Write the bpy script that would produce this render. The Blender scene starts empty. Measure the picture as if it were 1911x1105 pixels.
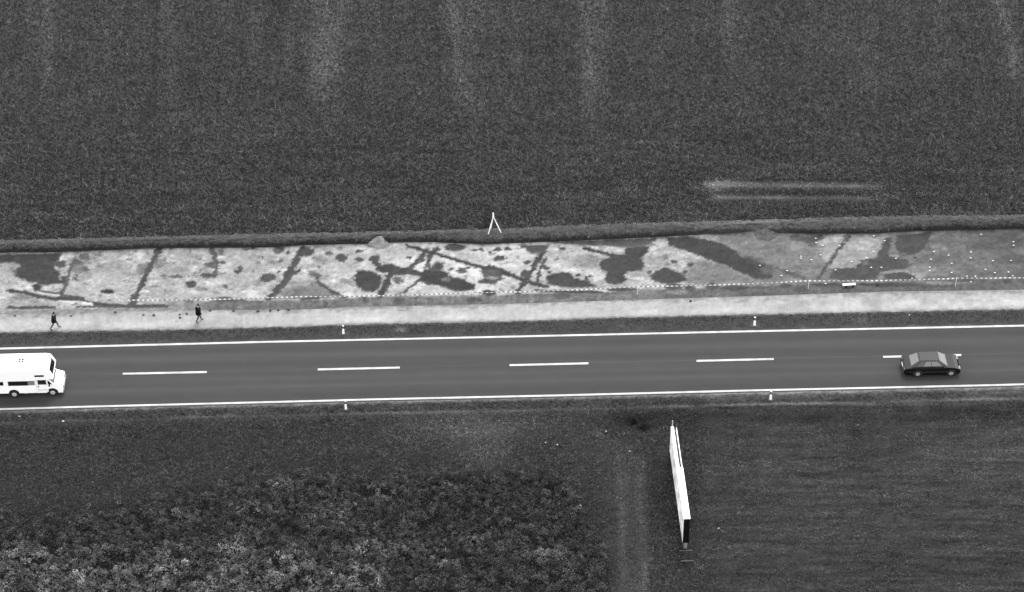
import bpy, bmesh, math, random
import numpy as np
from mathutils import Vector, Matrix

random.seed(7)
RNG = np.random.default_rng(11)
SC = bpy.context.scene
COL = SC.collection

# ------------------------------------------------------------------ camera
F_PX, W_PX, H_PX = 4840.0, 1911.0, 1105.0
PITCH = math.radians(39.5)
DIST = 211.0
CAM = np.array([0.0, -DIST * math.cos(PITCH), DIST * math.sin(PITCH)])
cd = bpy.data.cameras.new("camera")
cam = bpy.data.objects.new("camera", cd)
COL.objects.link(cam)
cam.location = CAM
cam.rotation_euler = (math.pi / 2 - PITCH, 0, 0)
cd.sensor_width = 36.0
cd.sensor_fit = 'HORIZONTAL'
cd.lens = F_PX / W_PX * 36.0
cd.clip_start = 1.0
cd.clip_end = 12000.0
SC.camera = cam

# ------------------------------------------------------------------ light (bright hazy overcast, black and white film)
SUN_EL, SUN_AZ = math.radians(62), math.radians(20)      # azimuth from +Y (behind the scene) towards +X
w = bpy.data.worlds.new("World")
SC.world = w
w.use_nodes = True
nt = w.node_tree
nt.nodes.clear()
sky = nt.nodes.new("ShaderNodeTexSky")
sky.sky_type = 'NISHITA'
sky.sun_disc = False
sky.sun_elevation = SUN_EL
sky.sun_rotation = SUN_AZ
sky.air_density = 2.4
sky.dust_density = 0.0
bw = nt.nodes.new("ShaderNodeRGBToBW")
bg = nt.nodes.new("ShaderNodeBackground")
bg.inputs['Strength'].default_value = 0.15
wo = nt.nodes.new("ShaderNodeOutputWorld")
nt.links.new(sky.outputs[0], bw.inputs[0])
nt.links.new(bw.outputs[0], bg.inputs['Color'])
nt.links.new(bg.outputs[0], wo.inputs['Surface'])
sl = bpy.data.lights.new("sun", 'SUN')
sl.energy = 1.0
sl.angle = math.radians(25)
sl.color = (1, 1, 1)
sun = bpy.data.objects.new("sun", sl)
COL.objects.link(sun)
sdir = Vector((math.sin(SUN_AZ) * math.cos(SUN_EL), math.cos(SUN_AZ) * math.cos(SUN_EL), math.sin(SUN_EL)))
sun.rotation_euler = sdir.to_track_quat('Z', 'Y').to_euler()
SC.view_settings.view_transform = 'Standard'
SC.view_settings.look = 'None'
SC.view_settings.exposure = 1.72
SC.view_settings.gamma = 1.0
GAIN = 2.7          # display-linear value of a level surface of albedo 1


def A(s):
    """albedo of a level surface that reads as grey s (0..255) in this light"""
    s = np.asarray(s, float) / 255.0
    lin = np.where(s > 0.04045, ((s + 0.055) / 1.055) ** 2.4, s / 12.92)
    return lin / GAIN


# ------------------------------------------------------------------ helpers
SP, CP = math.sin(PITCH), math.cos(PITCH)


def G(px, py, z=0.0):
    """ground point seen at photo position px,py, at height z"""
    px = np.asarray(px, float); py = np.asarray(py, float)
    a = (px - W_PX / 2) / F_PX
    b = (H_PX / 2 - py) / F_PX
    dx, dy, dz = a, CP + b * SP, -SP + b * CP
    t = (z - CAM[2]) / dz
    return np.stack(np.broadcast_arrays(CAM[0] + t * dx, CAM[1] + t * dy, np.zeros_like(t) + z), -1)


def PX(P):
    """photo position of world points (N,3)"""
    d = P - CAM
    xr = d[:, 0]; yu = d[:, 1] * SP + d[:, 2] * CP; zf = d[:, 1] * CP - d[:, 2] * SP
    return W_PX / 2 + F_PX * xr / zf, H_PX / 2 - F_PX * yu / zf


def _hash(ix, iy, seed):
    h = (ix.astype(np.int64) * 374761393 + iy.astype(np.int64) * 668265263 + seed * 974634777) & 0x7fffffff
    h = ((h ^ (h >> 13)) * 1274126177) & 0x7fffffff
    return ((h ^ (h >> 16)) & 0xffff) / 65535.0


def vnoise(x, y, seed=0):
    x = np.asarray(x, float); y = np.asarray(y, float)
    ix = np.floor(x); iy = np.floor(y)
    fx = x - ix; fy = y - iy
    fx = fx * fx * (3 - 2 * fx); fy = fy * fy * (3 - 2 * fy)
    a = _hash(ix, iy, seed); b = _hash(ix + 1, iy, seed)
    c = _hash(ix, iy + 1, seed); d = _hash(ix + 1, iy + 1, seed)
    return (a + (b - a) * fx + (c - a) * fy + (a - b - c + d) * fx * fy) * 2 - 1


def fbm(x, y, seed=0, octv=3):
    s = 0; amp = 1; tot = 0
    for k in range(octv):
        s = s + amp * vnoise(x * 2 ** k, y * 2 ** k, seed + k * 17); tot += amp; amp *= 0.5
    return s / tot


def sstep(a, b, x):
    t = np.clip((x - a) / (b - a), 0, 1)
    return t * t * (3 - 2 * t)


def line(pts, slope=-0.023):
    xs = np.array([p[0] for p in pts], float); ys = np.array([p[1] for p in pts], float)

    def f(x):
        x = np.asarray(x, float)
        y = np.interp(x, xs, ys)
        y = np.where(x < xs[0], ys[0] + slope * (x - xs[0]), y)
        return np.where(x > xs[-1], ys[-1] + slope * (x - xs[-1]), y)
    return f


def link(name, me, mats=(), parent=None, smooth=False):
    o = bpy.data.objects.new(name, me)
    for m in (mats if isinstance(mats, (list, tuple)) else [mats]):
        me.materials.append(m)
    COL.objects.link(o)
    if parent is not None:
        o.parent = parent
    if smooth:
        me.polygons.foreach_set("use_smooth", np.ones(len(me.polygons), bool))
    return o


def tag(o, label=None, cat=None, group=None, kind=None):
    if label: o["label"] = label
    if cat: o["category"] = cat
    if group: o["group"] = group
    if kind: o["kind"] = kind
    return o


def empty(name, loc, rz=0.0, label=None, cat=None, group=None):
    o = bpy.data.objects.new(name, None)
    o.empty_display_size = 0.3
    COL.objects.link(o)
    o.location = [float(v) for v in loc]; o.rotation_euler = (0, 0, rz)
    return tag(o, label, cat, group)


def copy_thing(root, loc, rz=0.0, label=None):
    r = root.copy(); COL.objects.link(r)
    r.location = [float(v) for v in loc]; r.rotation_euler = (0, 0, rz)
    if label: r["label"] = label
    for ch in list(root.children):
        c = ch.copy(); COL.objects.link(c); c.parent = r
        for g in list(ch.children):
            d = g.copy(); COL.objects.link(d); d.parent = c
    return r


def raw_mesh(name, V, F, tone=None, nper=None):
    """V (N,3) F (M,k) numpy -> mesh, fast; tone = per-vertex float attribute"""
    me = bpy.data.meshes.new(name)
    k = F.shape[1]
    me.vertices.add(len(V)); me.vertices.foreach_set("co", np.ascontiguousarray(V, np.float32).ravel())
    me.loops.add(F.size); me.loops.foreach_set("vertex_index", np.ascontiguousarray(F, np.int32).ravel())
    me.polygons.add(len(F))
    me.polygons.foreach_set("loop_start", np.arange(len(F), dtype=np.int32) * k)
    me.polygons.foreach_set("loop_total", np.full(len(F), k, np.int32))
    me.update(calc_edges=True)
    if tone is not None:
        at = me.attributes.new("tone", 'FLOAT', 'POINT')
        at.data.foreach_set("value", np.ascontiguousarray(tone, np.float32).ravel())
    return me


def ribbon(name, xs, rows, mat, tonefn=None, zfn=None, smooth=True, kind="structure"):
    """ground strip: rows = list of (linefn, z, n) ; n = subdivisions up to the next line"""
    xs = np.asarray(xs, float)
    Y = []; Z = []
    for i, (f, z, n) in enumerate(rows):
        y0 = f(xs); zz0 = z(xs) if callable(z) else np.full_like(xs, z)
        if i + 1 == len(rows):
            Y.append(y0); Z.append(zz0); break
        f1, z1, _ = rows[i + 1]
        y1 = f1(xs); zz1 = z1(xs) if callable(z1) else np.full_like(xs, z1)
        for k in range(n):
            t = k / n
            Y.append(y0 + (y1 - y0) * t); Z.append(zz0 + (zz1 - zz0) * t)
    Y = np.array(Y); Z = np.array(Z); X = np.broadcast_to(xs, Y.shape)
    if zfn is not None:
        Z = Z + zfn(X, Y)
    a = (X - W_PX / 2) / F_PX; b = (H_PX / 2 - Y) / F_PX
    t = (Z - CAM[2]) / (-SP + b * CP)
    V = np.stack([CAM[0] + t * a, CAM[1] + t * (CP + b * SP), Z], -1).reshape(-1, 3)
    R, C = Y.shape
    idx = np.arange(R * C).reshape(R, C)
    Fc = np.stack([idx[1:, :-1], idx[1:, 1:], idx[:-1, 1:], idx[:-1, :-1]], -1).reshape(-1, 4)
    tone = tonefn(X, Y).reshape(-1) if tonefn is not None else None
    me = raw_mesh(name, V, Fc, tone)
    o = link(name, me, [mat], smooth=smooth)
    return tag(o, kind=kind)


# ------------------------------------------------------------------ materials
def mat_plain(name, g, rough=0.6, spec=0.3, noise=0.0, nscale=8.0, metal=0.0, ior=None, coat=0.0):
    m = bpy.data.materials.new(name); m.use_nodes = True
    t = m.node_tree; b = t.nodes["Principled BSDF"]
    b.inputs['Base Color'].default_value = (g, g, g, 1)
    b.inputs['Roughness'].default_value = rough
    b.inputs['Specular IOR Level'].default_value = spec
    b.inputs['Metallic'].default_value = metal
    if ior: b.inputs['IOR'].default_value = ior
    if coat: b.inputs['Coat Weight'].default_value = coat
    if noise:
        tc = t.nodes.new("ShaderNodeTexCoord")
        n = t.nodes.new("ShaderNodeTexNoise"); n.inputs['Scale'].default_value = nscale
        n.inputs['Detail'].default_value = 5
        mr = t.nodes.new("ShaderNodeMapRange")
        mr.inputs['From Min'].default_value = 0.25; mr.inputs['From Max'].default_value = 0.75
        mr.inputs['To Min'].default_value = g * (1 - noise); mr.inputs['To Max'].default_value = g * (1 + noise)
        t.links.new(tc.outputs['Object'], n.inputs['Vector'])
        t.links.new(n.outputs[0], mr.inputs['Value'])
        t.links.new(mr.outputs[0], b.inputs['Base Color'])
    return m


def mat_tone(name, layers, rough=0.95, spec=0.1, bump=None, leaf=0.0):
    """albedo = attribute tone * product of (1 + amp*noise); layers = (scale xyz, amp, detail)"""
    m = bpy.data.materials.new(name); m.use_nodes = True
    t = m.node_tree; b = t.nodes["Principled BSDF"]
    b.inputs['Roughness'].default_value = rough
    b.inputs['Specular IOR Level'].default_value = spec
    at = t.nodes.new("ShaderNodeAttribute"); at.attribute_name = "tone"
    tc = t.nodes.new("ShaderNodeTexCoord")
    cur = at.outputs['Fac']; hh = None
    for (s, amp, det) in layers:
        mp = t.nodes.new("ShaderNodeMapping"); mp.inputs['Scale'].default_value = s
        n = t.nodes.new("ShaderNodeTexNoise"); n.inputs['Scale'].default_value = 1.0
        n.inputs['Detail'].default_value = det; n.inputs['Roughness'].default_value = 0.6
        mr = t.nodes.new("ShaderNodeMapRange"); mr.clamp = False
        mr.inputs['From Min'].default_value = 0.25; mr.inputs['From Max'].default_value = 0.75
        mr.inputs['To Min'].default_value = 1 - amp; mr.inputs['To Max'].default_value = 1 + amp
        mu = t.nodes.new("ShaderNodeMath"); mu.operation = 'MULTIPLY'
        t.links.new(tc.outputs['Object'], mp.inputs['Vector']); t.links.new(mp.outputs[0], n.inputs['Vector'])
        t.links.new(n.outputs[0], mr.inputs['Value']); t.links.new(mr.outputs[0], mu.inputs[0])
        t.links.new(cur, mu.inputs[1]); cur = mu.outputs[0]; hh = n.outputs[0]
    mx = t.nodes.new("ShaderNodeMath"); mx.operation = 'MAXIMUM'; mx.inputs[1].default_value = 0.004
    t.links.new(cur, mx.inputs[0]); t.links.new(mx.outputs[0], b.inputs['Base Color'])
    if leaf:        # leaves let part of the light through
        tl = t.nodes.new("ShaderNodeBsdfTranslucent"); mxs = t.nodes.new("ShaderNodeMixShader"); mxs.inputs[0].default_value = leaf
        t.links.new(mx.outputs[0], tl.inputs['Color']); t.links.new(b.outputs[0], mxs.inputs[1]); t.links.new(tl.outputs[0], mxs.inputs[2])
        t.links.new(mxs.outputs[0], t.nodes["Material Output"].inputs['Surface'])
    if bump and hh is not None:
        bn = t.nodes.new("ShaderNodeBump"); bn.inputs['Strength'].default_value = bump[0]
        bn.inputs['Distance'].default_value = bump[1]
        t.links.new(hh, bn.inputs['Height']); t.links.new(bn.outputs[0], b.inputs['Normal'])
    return m


M_FIELD = mat_tone("field_soil", [((1.2, 1.2, 1), .12, 3), ((7, 9, 7), .45, 3)], bump=(.6, .1))
M_CROP = mat_tone("crop_leaf", [((3, 3, 3), .12, 2)], rough=.8, spec=.12, leaf=.35)
M_FLOOR = mat_tone("excavated_soil", [((.7, 1.0, 1), .10, 4), ((4, 6, 4), .16, 4), ((16, 18, 16), .12, 2)], bump=(.5, .04))
M_BANK = mat_tone("bank_grass", [((1.5, 3, 3), .16, 3), ((9, 9, 9), .3, 3)], bump=(.7, .08))
M_GRAVEL = mat_tone("pale_gravel", [((.5, .9, 1), .05, 4), ((3, 3, 3), .06, 3), ((22, 22, 22), .08, 2)], bump=(.25, .02))
M_VERGE = mat_tone("verge_grass", [((1, 2.2, 1), .14, 3), ((5, 7, 5), .3, 3)], bump=(.6, .08))
M_ROAD = mat_tone("asphalt", [((.06, 1.6, 1), .05, 3), ((.8, 1.5, 1), .03, 3), ((40, 40, 40), .10, 2)], rough=.9, spec=.05)
M_MEADOW = mat_tone("meadow_ground", [((.6, 1.4, 1), .14, 3), ((3.2, 5, 4), .62, 3)], bump=(.6, .1))
M_GRASS = mat_tone("grass_blade", [((2, 3, 2), .15, 2)], rough=.8, spec=.12, leaf=.35)
M_LEAF = mat_tone("weed_leaf", [((5, 5, 5), .2, 2)], rough=.7, spec=.15, leaf=.35)
M_MARK = mat_plain("road_paint", .34, .6, .3, .28, 1.3)
M_WHITE = mat_plain("white_paint", .86, .35, .5, .03, 2)
M_WHITEP = mat_plain("white_plastic", .88, .5, .3)
M_BLACK = mat_plain("black_plastic", .012, .6, .3)
M_RUBBER = mat_plain("rubber", .015, .85, .2)
M_GLASS = mat_plain("tinted_glass", .006, .12, .5, ior=1.5)
M_SHEEN = mat_plain("reflecting_glass", .03, .3, .5, ior=2.0)
M_RIM = mat_plain("wheel_metal", .42, .4, .5)
M_CARP = mat_plain("dark_car_paint", .004, .16, .40)
M_GREYP = mat_plain("grey_trim", .16, .6, .3)
M_LAMP = mat_plain("lamp_lens", .2, .2, .5)
M_TAIL = mat_plain("tail_lens", .06, .25, .5)
M_STEEL = mat_plain("steel_post", .35, .5, .4, .1, 5)
M_WOODW = mat_plain("pale_wood", .72, .7, .2, .12, 6)
M_CONC = mat_plain("pale_concrete", .06, .9, .1, .2, 8)
M_SOILL = mat_tone("spoil_soil", [((2, 1, 2), .12, 4), ((9, 9, 9), .18, 3)], bump=(.3, .03))
M_CLOD = mat_plain("dark_soil", .045, .95, .1, .3, 9)
M_STONE = mat_plain("white_stone", .38, .9, .1, .1, 9)
M_STEM = mat_plain("stem_bark", .03, .9, .1, .2, 9)
M_SKIN = mat_plain("skin", .22, .6, .3)
M_CL_DARK = mat_plain("dark_jacket", .012, .85, .15, .2, 20)
M_CL_GREY = mat_plain("grey_trousers", .045, .85, .15, .2, 20)
M_CL_LIGHT = mat_plain("light_grey_trousers", .09, .85, .15, .2, 20)
M_CL_MID = mat_plain("charcoal_jacket", .022, .85, .15, .2, 20)
M_HAIR = mat_plain("dark_hair", .008, .7, .3)
M_SHOE = mat_plain("dark_shoe", .03, .7, .3)

# ------------------------------------------------------------------ lines of the land, read off the photograph
L_CROP = line([(25, 450), (394, 441), (712, 434), (949, 428), (1162, 419), (1399, 413), (1662, 405), (1899, 402)])
L_BASE = line([(26, 471), (105, 471), (289, 463), (499, 462), (581, 457), (686, 455), (739, 452), (804, 452), (900, 456),
               (1057, 450), (1215, 443), (1346, 436), (1400, 432), (1479, 436), (1623, 436), (1715, 431), (1899, 427)])
L_GRAV0 = line([(26, 584), (131, 581), (394, 579), (555, 578), (660, 573), (712, 572), (844, 569), (949, 567), (1136, 561),
                (1399, 553), (1662, 544), (1899, 541)])
L_GRAV1 = line([(26, 619), (262, 615), (499, 610), (712, 603), (949, 599), (1162, 591), (1399, 586), (1640, 581), (1899, 576)])
L_EDGE0 = line([(26, 650), (499, 638), (949, 628.3), (1399, 618.3), (1899, 608)])
L_EDGE1 = line([(25, 763), (160, 759), (610, 747.7), (690, 745.5), (1040, 738), (1400, 728.7), (1620, 724), (1860, 718.6), (1899, 717.5)])
L_CTR = line([(229, 697.5), (386, 694.3), (593, 689.5), (746, 686), (951, 681.5), (1098, 678), (1300, 673.5), (1444, 670), (1648, 666), (1794, 662.5)])
L_TAPE = line([(236, 560.5), (300, 558.8), (500, 555), (712, 550.3), (949, 544.5), (1028, 541.5), (1162, 537), (1280, 531),
               (1400, 527), (1520, 524), (1715, 521), (1899, 516.5)], slope=-.02)


def off(f, d):
    return lambda x: f(x) + d


def const(y):
    return lambda x: np.full_like(np.asarray(x, float), y)


XD = np.concatenate([np.linspace(-24000, -1200, 14), np.linspace(-1000, -80, 20), np.arange(-60, 1972, 2.5),
                     np.linspace(1990, 2900, 20), np.linspace(3200, 26000, 14)])
XM = np.concatenate([np.linspace(-24000, -1200, 14), np.linspace(-1000, -80, 20), np.arange(-60, 1972, 8),
                     np.linspace(1990, 2900, 20), np.linspace(3200, 26000, 14)])
ZF, ZR = 0.50, 0.12          # field level, road level (excavation floor = 0)

# --- terrain far around
bm = bmesh.new()
for x, y in ((-6000, -3000), (6000, -3000), (6000, 9000), (-6000, 9000)):
    bm.verts.new((x, y, -1.2))
bm.faces.new(bm.verts)
me = bpy.data.meshes.new("terrain"); bm.to_mesh(me); bm.free()
tag(link("terrain", me, [mat_plain("distant_grass", .03, .95, .1, .3, .05)]), kind="structure")


# --- upper field --------------------------------------------------
def field_tone(X, Y):
    """grey the crop shows, photo units"""
    v = np.full(X.shape, 73.0)
    v = v + 4 * fbm(X / 160, Y / 60, 3) + 3.5 * fbm(X / 60, Y / 14, 5) + 13 * fbm((X + Y * .4) / 120, (Y - X * .012) / 4.5, 6) * sstep(150, 320, Y) + 3 * fbm(X / 90, Y / 4, 7)
    v = v + 6 * fbm(X / 7, Y / 160, 8) * sstep(300, 60, Y) - 6 * sstep(.3, .8, fbm(X / 30, Y / 18, 10))
    v = v + 3 * sstep(260, 0, Y)

    def streak(x0, x1, y1, wd, amp, y0=-80):
        nonlocal v
        t = np.clip((Y - 20) / 300, -.5, 3)
        xc = x0 + (x1 - x0) * t
        wv = wd * (1 + .5 * vnoise(Y / 40, x0 * .13 + 0 * Y, 8))
        a = np.exp(-((X - xc) / wv) ** 2) * sstep(y1, y1 - 120, Y) * (1 + .55 * fbm(X / 25, Y / 50, 9))
        v = v + 1.05 * amp * a
    streak(88, 90, 240, 14, 13); streak(318, 320, 330, 10, 6); streak(606, 596, 250, 24, 12); streak(640, 600, 190, 14, 9)
    streak(845, 870, 235, 12, 19); streak(872, 890, 300, 20, 7); streak(1098, 1100, 320, 20, 11); streak(1120, 1108, 220, 16, 9)
    streak(1358, 1366, 170, 10, 17); streak(1380, 1400, 280, 22, 6); streak(1625, 1615, 200, 16, 8); streak(1872, 1935, 220, 11, 22); streak(60, 64, 160, 12, 8); streak(420, 424, 170, 14, 6); streak(540, 536, 210, 9, 7); streak(960, 966, 190, 12, 6); streak(1230, 1236, 200, 14, 6); streak(1750, 1762, 200, 14, 7); streak(1690, 1696, 150, 9, 8)
    streak(1510, 1516, 200, 10, 6); streak(480, 486, 200, 12, 5); streak(700, 712, 260, 12, 5); streak(200, 204, 200, 9, 4)
    v = v - 10 * np.exp(-((X - 290) / 4) ** 2) * sstep(420, 200, Y)
    v = v + 17 * np.exp(-((X - 606) / 26) ** 2 - ((Y - 125) / 45) ** 2) * (.7 + .6 * vnoise(X / 9, Y / 14, 21))
    v = v + 12 * np.exp(-((X - 1102) / 22) ** 2 - ((Y - 135) / 40) ** 2)
    for (yy, x0, x1, am) in ((318, 25, 260, -7), (282, 740, 905, -11), (346, 1210, 1310, -6), (300, 40, 380, -5), (352, 790, 880, -6),
                             (205, 1600, 1660, -9), (186, 1590, 1650, -7), (330, 1700, 1800, -8), (210, 880, 1010, 5), (370, 640, 700, 4)):
        v = v + am * np.exp(-((Y - yy - (X - x0) * .02) / 3.0) ** 2) * sstep(x0, x0 + 40, X) * sstep(x1, x1 - 40, X) * (.6 + .5 * vnoise(X / 20, Y / 5, 22))
    # two flattened wheel tracks
    for (ya, xs_, wd, am) in ((343.5, 1306, 4.5, 66), (367, 1320, 3.4, 44)):
        yc = ya + (X - 1306) * .012
        m = np.exp(-((Y - yc) / wd) ** 2) * sstep(xs_, xs_ + 14, X) * sstep(1670, 1600, X)
        m = m * (.62 + .5 * np.exp(-((X - 1345) / 40) ** 2)) * (.85 + .45 * vnoise(X / 14, Y / 5, 31) + .3 * vnoise(X / 60, Y * 0 + ya, 33))
        v = v + am * m
        v = v - 18 * np.exp(-((Y - yc + 8) / 2.2) ** 2) * sstep(xs_ + 60, xs_ + 120, X) * sstep(1625, 1600, X)
    v = v + 20 * np.exp(-((X - 1338) / 30) ** 2 - ((Y - 354) / 9) ** 2) * (1 + .6 * vnoise(X / 7, Y / 4, 32)) + 14 * np.exp(-((X - 1350) / 26) ** 2 - ((Y - 339) / 5) ** 2)
    # small dark smudge in the crop colour beside the tripod
    v = v - 38 * np.exp(-((X - 907) / 4.5) ** 2 - ((Y - 420) / 13) ** 2)
    return v


def track_mask(X, Y):
    m = np.zeros(X.shape)
    for (ya, xs_, wd) in ((343.5, 1306, 5.5), (367, 1320, 4.5)):
        yc = ya + (X - 1306) * .012
        m = np.maximum(m, np.exp(-((Y - yc) / wd) ** 2) * sstep(xs_, xs_ + 14, X) * sstep(1670, 1620, X))
    return m


far = [(const(-3360), ZF - 2, 3), (const(-3000), ZF - 1, 6), (const(-1500), ZF, 6), (const(-420), ZF, 14), (const(-60), ZF, 80),
       (const(380), ZF, 14), (L_CROP, ZF, 0)]
ribbon("field", XM, far, M_FIELD,
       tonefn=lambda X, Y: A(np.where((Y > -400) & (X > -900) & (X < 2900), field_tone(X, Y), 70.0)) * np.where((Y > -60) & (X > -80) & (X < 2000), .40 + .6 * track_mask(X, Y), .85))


# --- spoil bank along the cut -------------------------------------
def gap(x):      # where the bank has slumped
    x = np.asarray(x, float)
    return np.exp(-((x - 1420) / 26) ** 2) * .9 + np.exp(-((x - 706) / 12) ** 2) * .5


def z_edge(x):
    return (0.40 + .05 * vnoise(np.asarray(x) / 30, np.asarray(x) * 0, 41)) * (1 - gap(x)) + .02


def z_berm(x):
    return ZF + .12 + .05 * vnoise(np.asarray(x) / 40, np.asarray(x) * 0, 43)


def l_edge(x):    # top lip of the cut: same ground line as the base, lifted
    return L_BASE(x) - z_edge(x) * 17.6 - 1.2 + 1.5 * vnoise(np.asarray(x) / 14, np.asarray(x) * 0 + 3, 42) + 1.2 * vnoise(np.asarray(x) / 5, np.asarray(x) * 0 + 7, 44)


def bank_tone(X, Y):
    yc = L_CROP(X); ye = l_edge(X)
    t = (Y - yc) / np.maximum(ye - yc, 1)
    v = 104 + 14 * fbm(X / 30, Y / 4, 45) + 7 * fbm(X / 7, Y / 3, 46) + 9 * sstep(.55, .1, t)
    v = v - 32 * sstep(.9, 1.25, t)  # shade of the cut face, painted into the bank tone
    v = v + 16 * sstep(1250, 1350, X) * sstep(1560, 1420, X)
    v = v + 22 * gap(X) * sstep(.4, 1.0, t)
    return A(v)


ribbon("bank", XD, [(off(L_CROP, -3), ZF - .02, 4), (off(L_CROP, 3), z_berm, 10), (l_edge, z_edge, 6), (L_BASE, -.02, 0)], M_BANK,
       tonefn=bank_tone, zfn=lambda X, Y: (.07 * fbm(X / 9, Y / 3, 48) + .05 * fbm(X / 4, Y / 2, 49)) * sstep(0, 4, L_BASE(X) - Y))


# --- excavation floor ---------------------------------------------
def C(n):
    ox, oy = {1: (0, 400), 2: (450, 400), 3: (900, 380), 4: (1400, 380)}[n]
    return lambda p: (p[0] / 3.81 + ox, p[1] / 3.81 + oy)


def floor_tone(X, Y):
    sh = X.shape
    core = (X > -80) & (X < 2000)
    Xj = X + 4.2 * fbm(X / 9, Y / 5, 51) + 3.2 * vnoise(X / 3, Y / 2, 52)
    Yj = Y + 1.5 * fbm(X / 8 + 40, Y / 5, 53) + 1.2 * vnoise(X / 3 + 9, Y / 2, 54)
    v = 170 + 24 * fbm(X / 70, Y / 22, 55) + 15 * fbm(X / 22, Y / 8, 56) + 7 * fbm(X / 6, Y / 3, 57)
    # brighter in the middle, greyer to the right
    v = v + 24 * np.exp(-((X - 860) / 240) ** 2) + 14 * np.exp(-((X - 100) / 90) ** 2 - ((Y - 545) / 20) ** 2)
    v = v - 34 * sstep(1280, 1400, X) - 12 * sstep(1700, 1760, X) - 14 * sstep(1780, 1900, X)

    def put(a, tone):
        nonlocal v
        v = v * (1 - a) + (tone + 8 * fbm(X / 14, Y / 5, 58) + 7 * fbm(X / 4, Y / 3, 59)) * a

    def poly(n, pts, tone, soft=2.4, op=1.0):
        P = np.array([C(n)(p) for p in pts]) if n else np.array(pts, float)
        x0, y0 = P.min(0) - 10; x1, y1 = P.max(0) + 10
        bb = (X > x0) & (X < x1) & (Y > y0) & (Y < y1)
        if not bb.any(): return
        x = Xj[bb]; y = Yj[bb]
        ins = np.zeros(x.shape, bool); dm = np.full(x.shape, 1e9)
        for i in range(len(P)):
            a = P[i]; b = P[(i + 1) % len(P)]
            cr = ((a[1] > y) != (b[1] > y)) & (x < (b[0] - a[0]) * (y - a[1]) / (b[1] - a[1] + 1e-9) + a[0])
            ins ^= cr
            d = b - a; t = np.clip(((x - a[0]) * d[0] + (y - a[1]) * d[1]) / (d @ d + 1e-9), 0, 1)
            dm = np.minimum(dm, np.hypot(x - a[0] - t * d[0], y - a[1] - t * d[1]))
        sd = np.where(ins, dm, -dm)
        al = np.zeros(sh); al[bb] = sstep(-soft, soft, sd) * op
        put(al, tone)

    def stroke(n, pts, wd, tone, op=1.0, soft=1.9):
        P = np.array([C(n)(p) for p in pts]) if n else np.array(pts, float)
        hw = (wd / 3.81 if n else wd) * .42
        x0, y0 = P.min(0) - 12; x1, y1 = P.max(0) + 12
        bb = (X > x0) & (X < x1) & (Y > y0) & (Y < y1)
        if not bb.any(): return
        x = Xj[bb]; y = Yj[bb]; dm = np.full(x.shape, 1e9)
        for i in range(len(P) - 1):
            a = P[i]; d = P[i + 1] - a
            t = np.clip(((x - a[0]) * d[0] + (y - a[1]) * d[1]) / (d @ d + 1e-9), 0, 1)
            dm = np.minimum(dm, np.hypot(x - a[0] - t * d[0], y - a[1] - t * d[1]))
        al = np.zeros(sh); al[bb] = sstep(hw + soft, hw - soft * .6, dm) * op
        put(al, tone)

    def ell(n, cx, cy, rx, ry, tone, op=1.0):
        c = C(n)((cx, cy)) if n else (cx, cy)
        rx = rx / 3.81 if n else rx; ry = ry / 3.81 if n else ry
        d = np.sqrt(((Xj - c[0]) / rx) ** 2 + ((Yj - c[1]) / ry) ** 2)
        put(sstep(1.28, .78, d) * op, tone)

    D, DM, MD = 80, 96, 124
    # ---- general washes
    poly(0, [(1360, 425), (1465, 436), (1530, 440), (1530, 470), (1500, 500), (1450, 520), (1300, 530), (1290, 505), (1330, 470)], 138, 6, .8)
    poly(3, [(1460, 400), (1700, 430), (1850, 520), (1800, 570), (1460, 570)], 132, 6, .75)
    for (n, P_, tt_, op_) in ((2, [(1420, 290), (1700, 385), (1720, 470), (1640, 470), (1440, 400)], 214, .7), (2, [(1600, 240), (1905, 235), (1905, 300), (1640, 290)], 208, .7),
                              (3, [(0, 290), (270, 300), (330, 400), (250, 470), (60, 440), (0, 440)], 208, .75), (3, [(480, 450), (830, 470), (880, 520), (820, 560), (700, 500), (560, 480)], 208, .8),
                              (3, [(1010, 560), (1190, 540), (1300, 590), (1050, 590)], 205, .7), (2, [(560, 500), (700, 540), (830, 560), (960, 570), (760, 590)], 200, .6),
                              (2, [(600, 340), (720, 360), (800, 440), (640, 480)], 194, .6), (1, [(880, 260), (1060, 260), (1040, 330), (900, 330)], 192, .6),
                              (1, [(620, 570), (960, 560), (930, 620), (700, 615)], 190, .6), (1, [(1650, 560), (1905, 520), (1905, 600), (1700, 600)], 188, .5),
                              (1, [(640, 420), (840, 405), (850, 470), (700, 520)], 186, .6), (2, [(1120, 440), (1250, 450), (1180, 540), (1060, 540)], 200, .6)):
        poly(n, P_, tt_, 4.5, op_)
    # ---- left part
    poly(1, [(-300, 290), (440, 280), (420, 330), (385, 355), (385, 390), (430, 410), (425, 450), (470, 440), (495, 468), (470, 492),
             (300, 502), (200, 480), (110, 440), (100, 400), (160, 370), (100, 345), (-300, 350)], D)
    ell(1, 432, 352, 40, 26, DM); ell(1, 535, 345, 40, 26, 104); ell(1, 560, 385, 50, 30, MD, .7); ell(1, 600, 300, 40, 22, 110)
    ell(1, 605, 390, 22, 16, 112); ell(1, 540, 460, 25, 16, 112)
    poly(1, [(432, 288), (515, 288), (520, 312), (480, 330), (415, 330)], 205)
    stroke(1, [(490, 335), (470, 380), (430, 460)], 24, 165)
    stroke(1, [(530, 320), (480, 450), (460, 520), (415, 590)], 30, 104)
    ell(1, 262, 522, 38, 24, 76)
    poly(1, [(100, 490), (220, 500), (230, 540), (100, 540)], 200, 3, .7)
    stroke(1, [(60, 545), (180, 556), (270, 585), (410, 605)], 26, 84); stroke(1, [(280, 545), (450, 575), (600, 595)], 17, 100)
    stroke(1, [(400, 600), (540, 600), (650, 635), (800, 650), (1000, 657), (1180, 652)], 28, 88)
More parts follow.
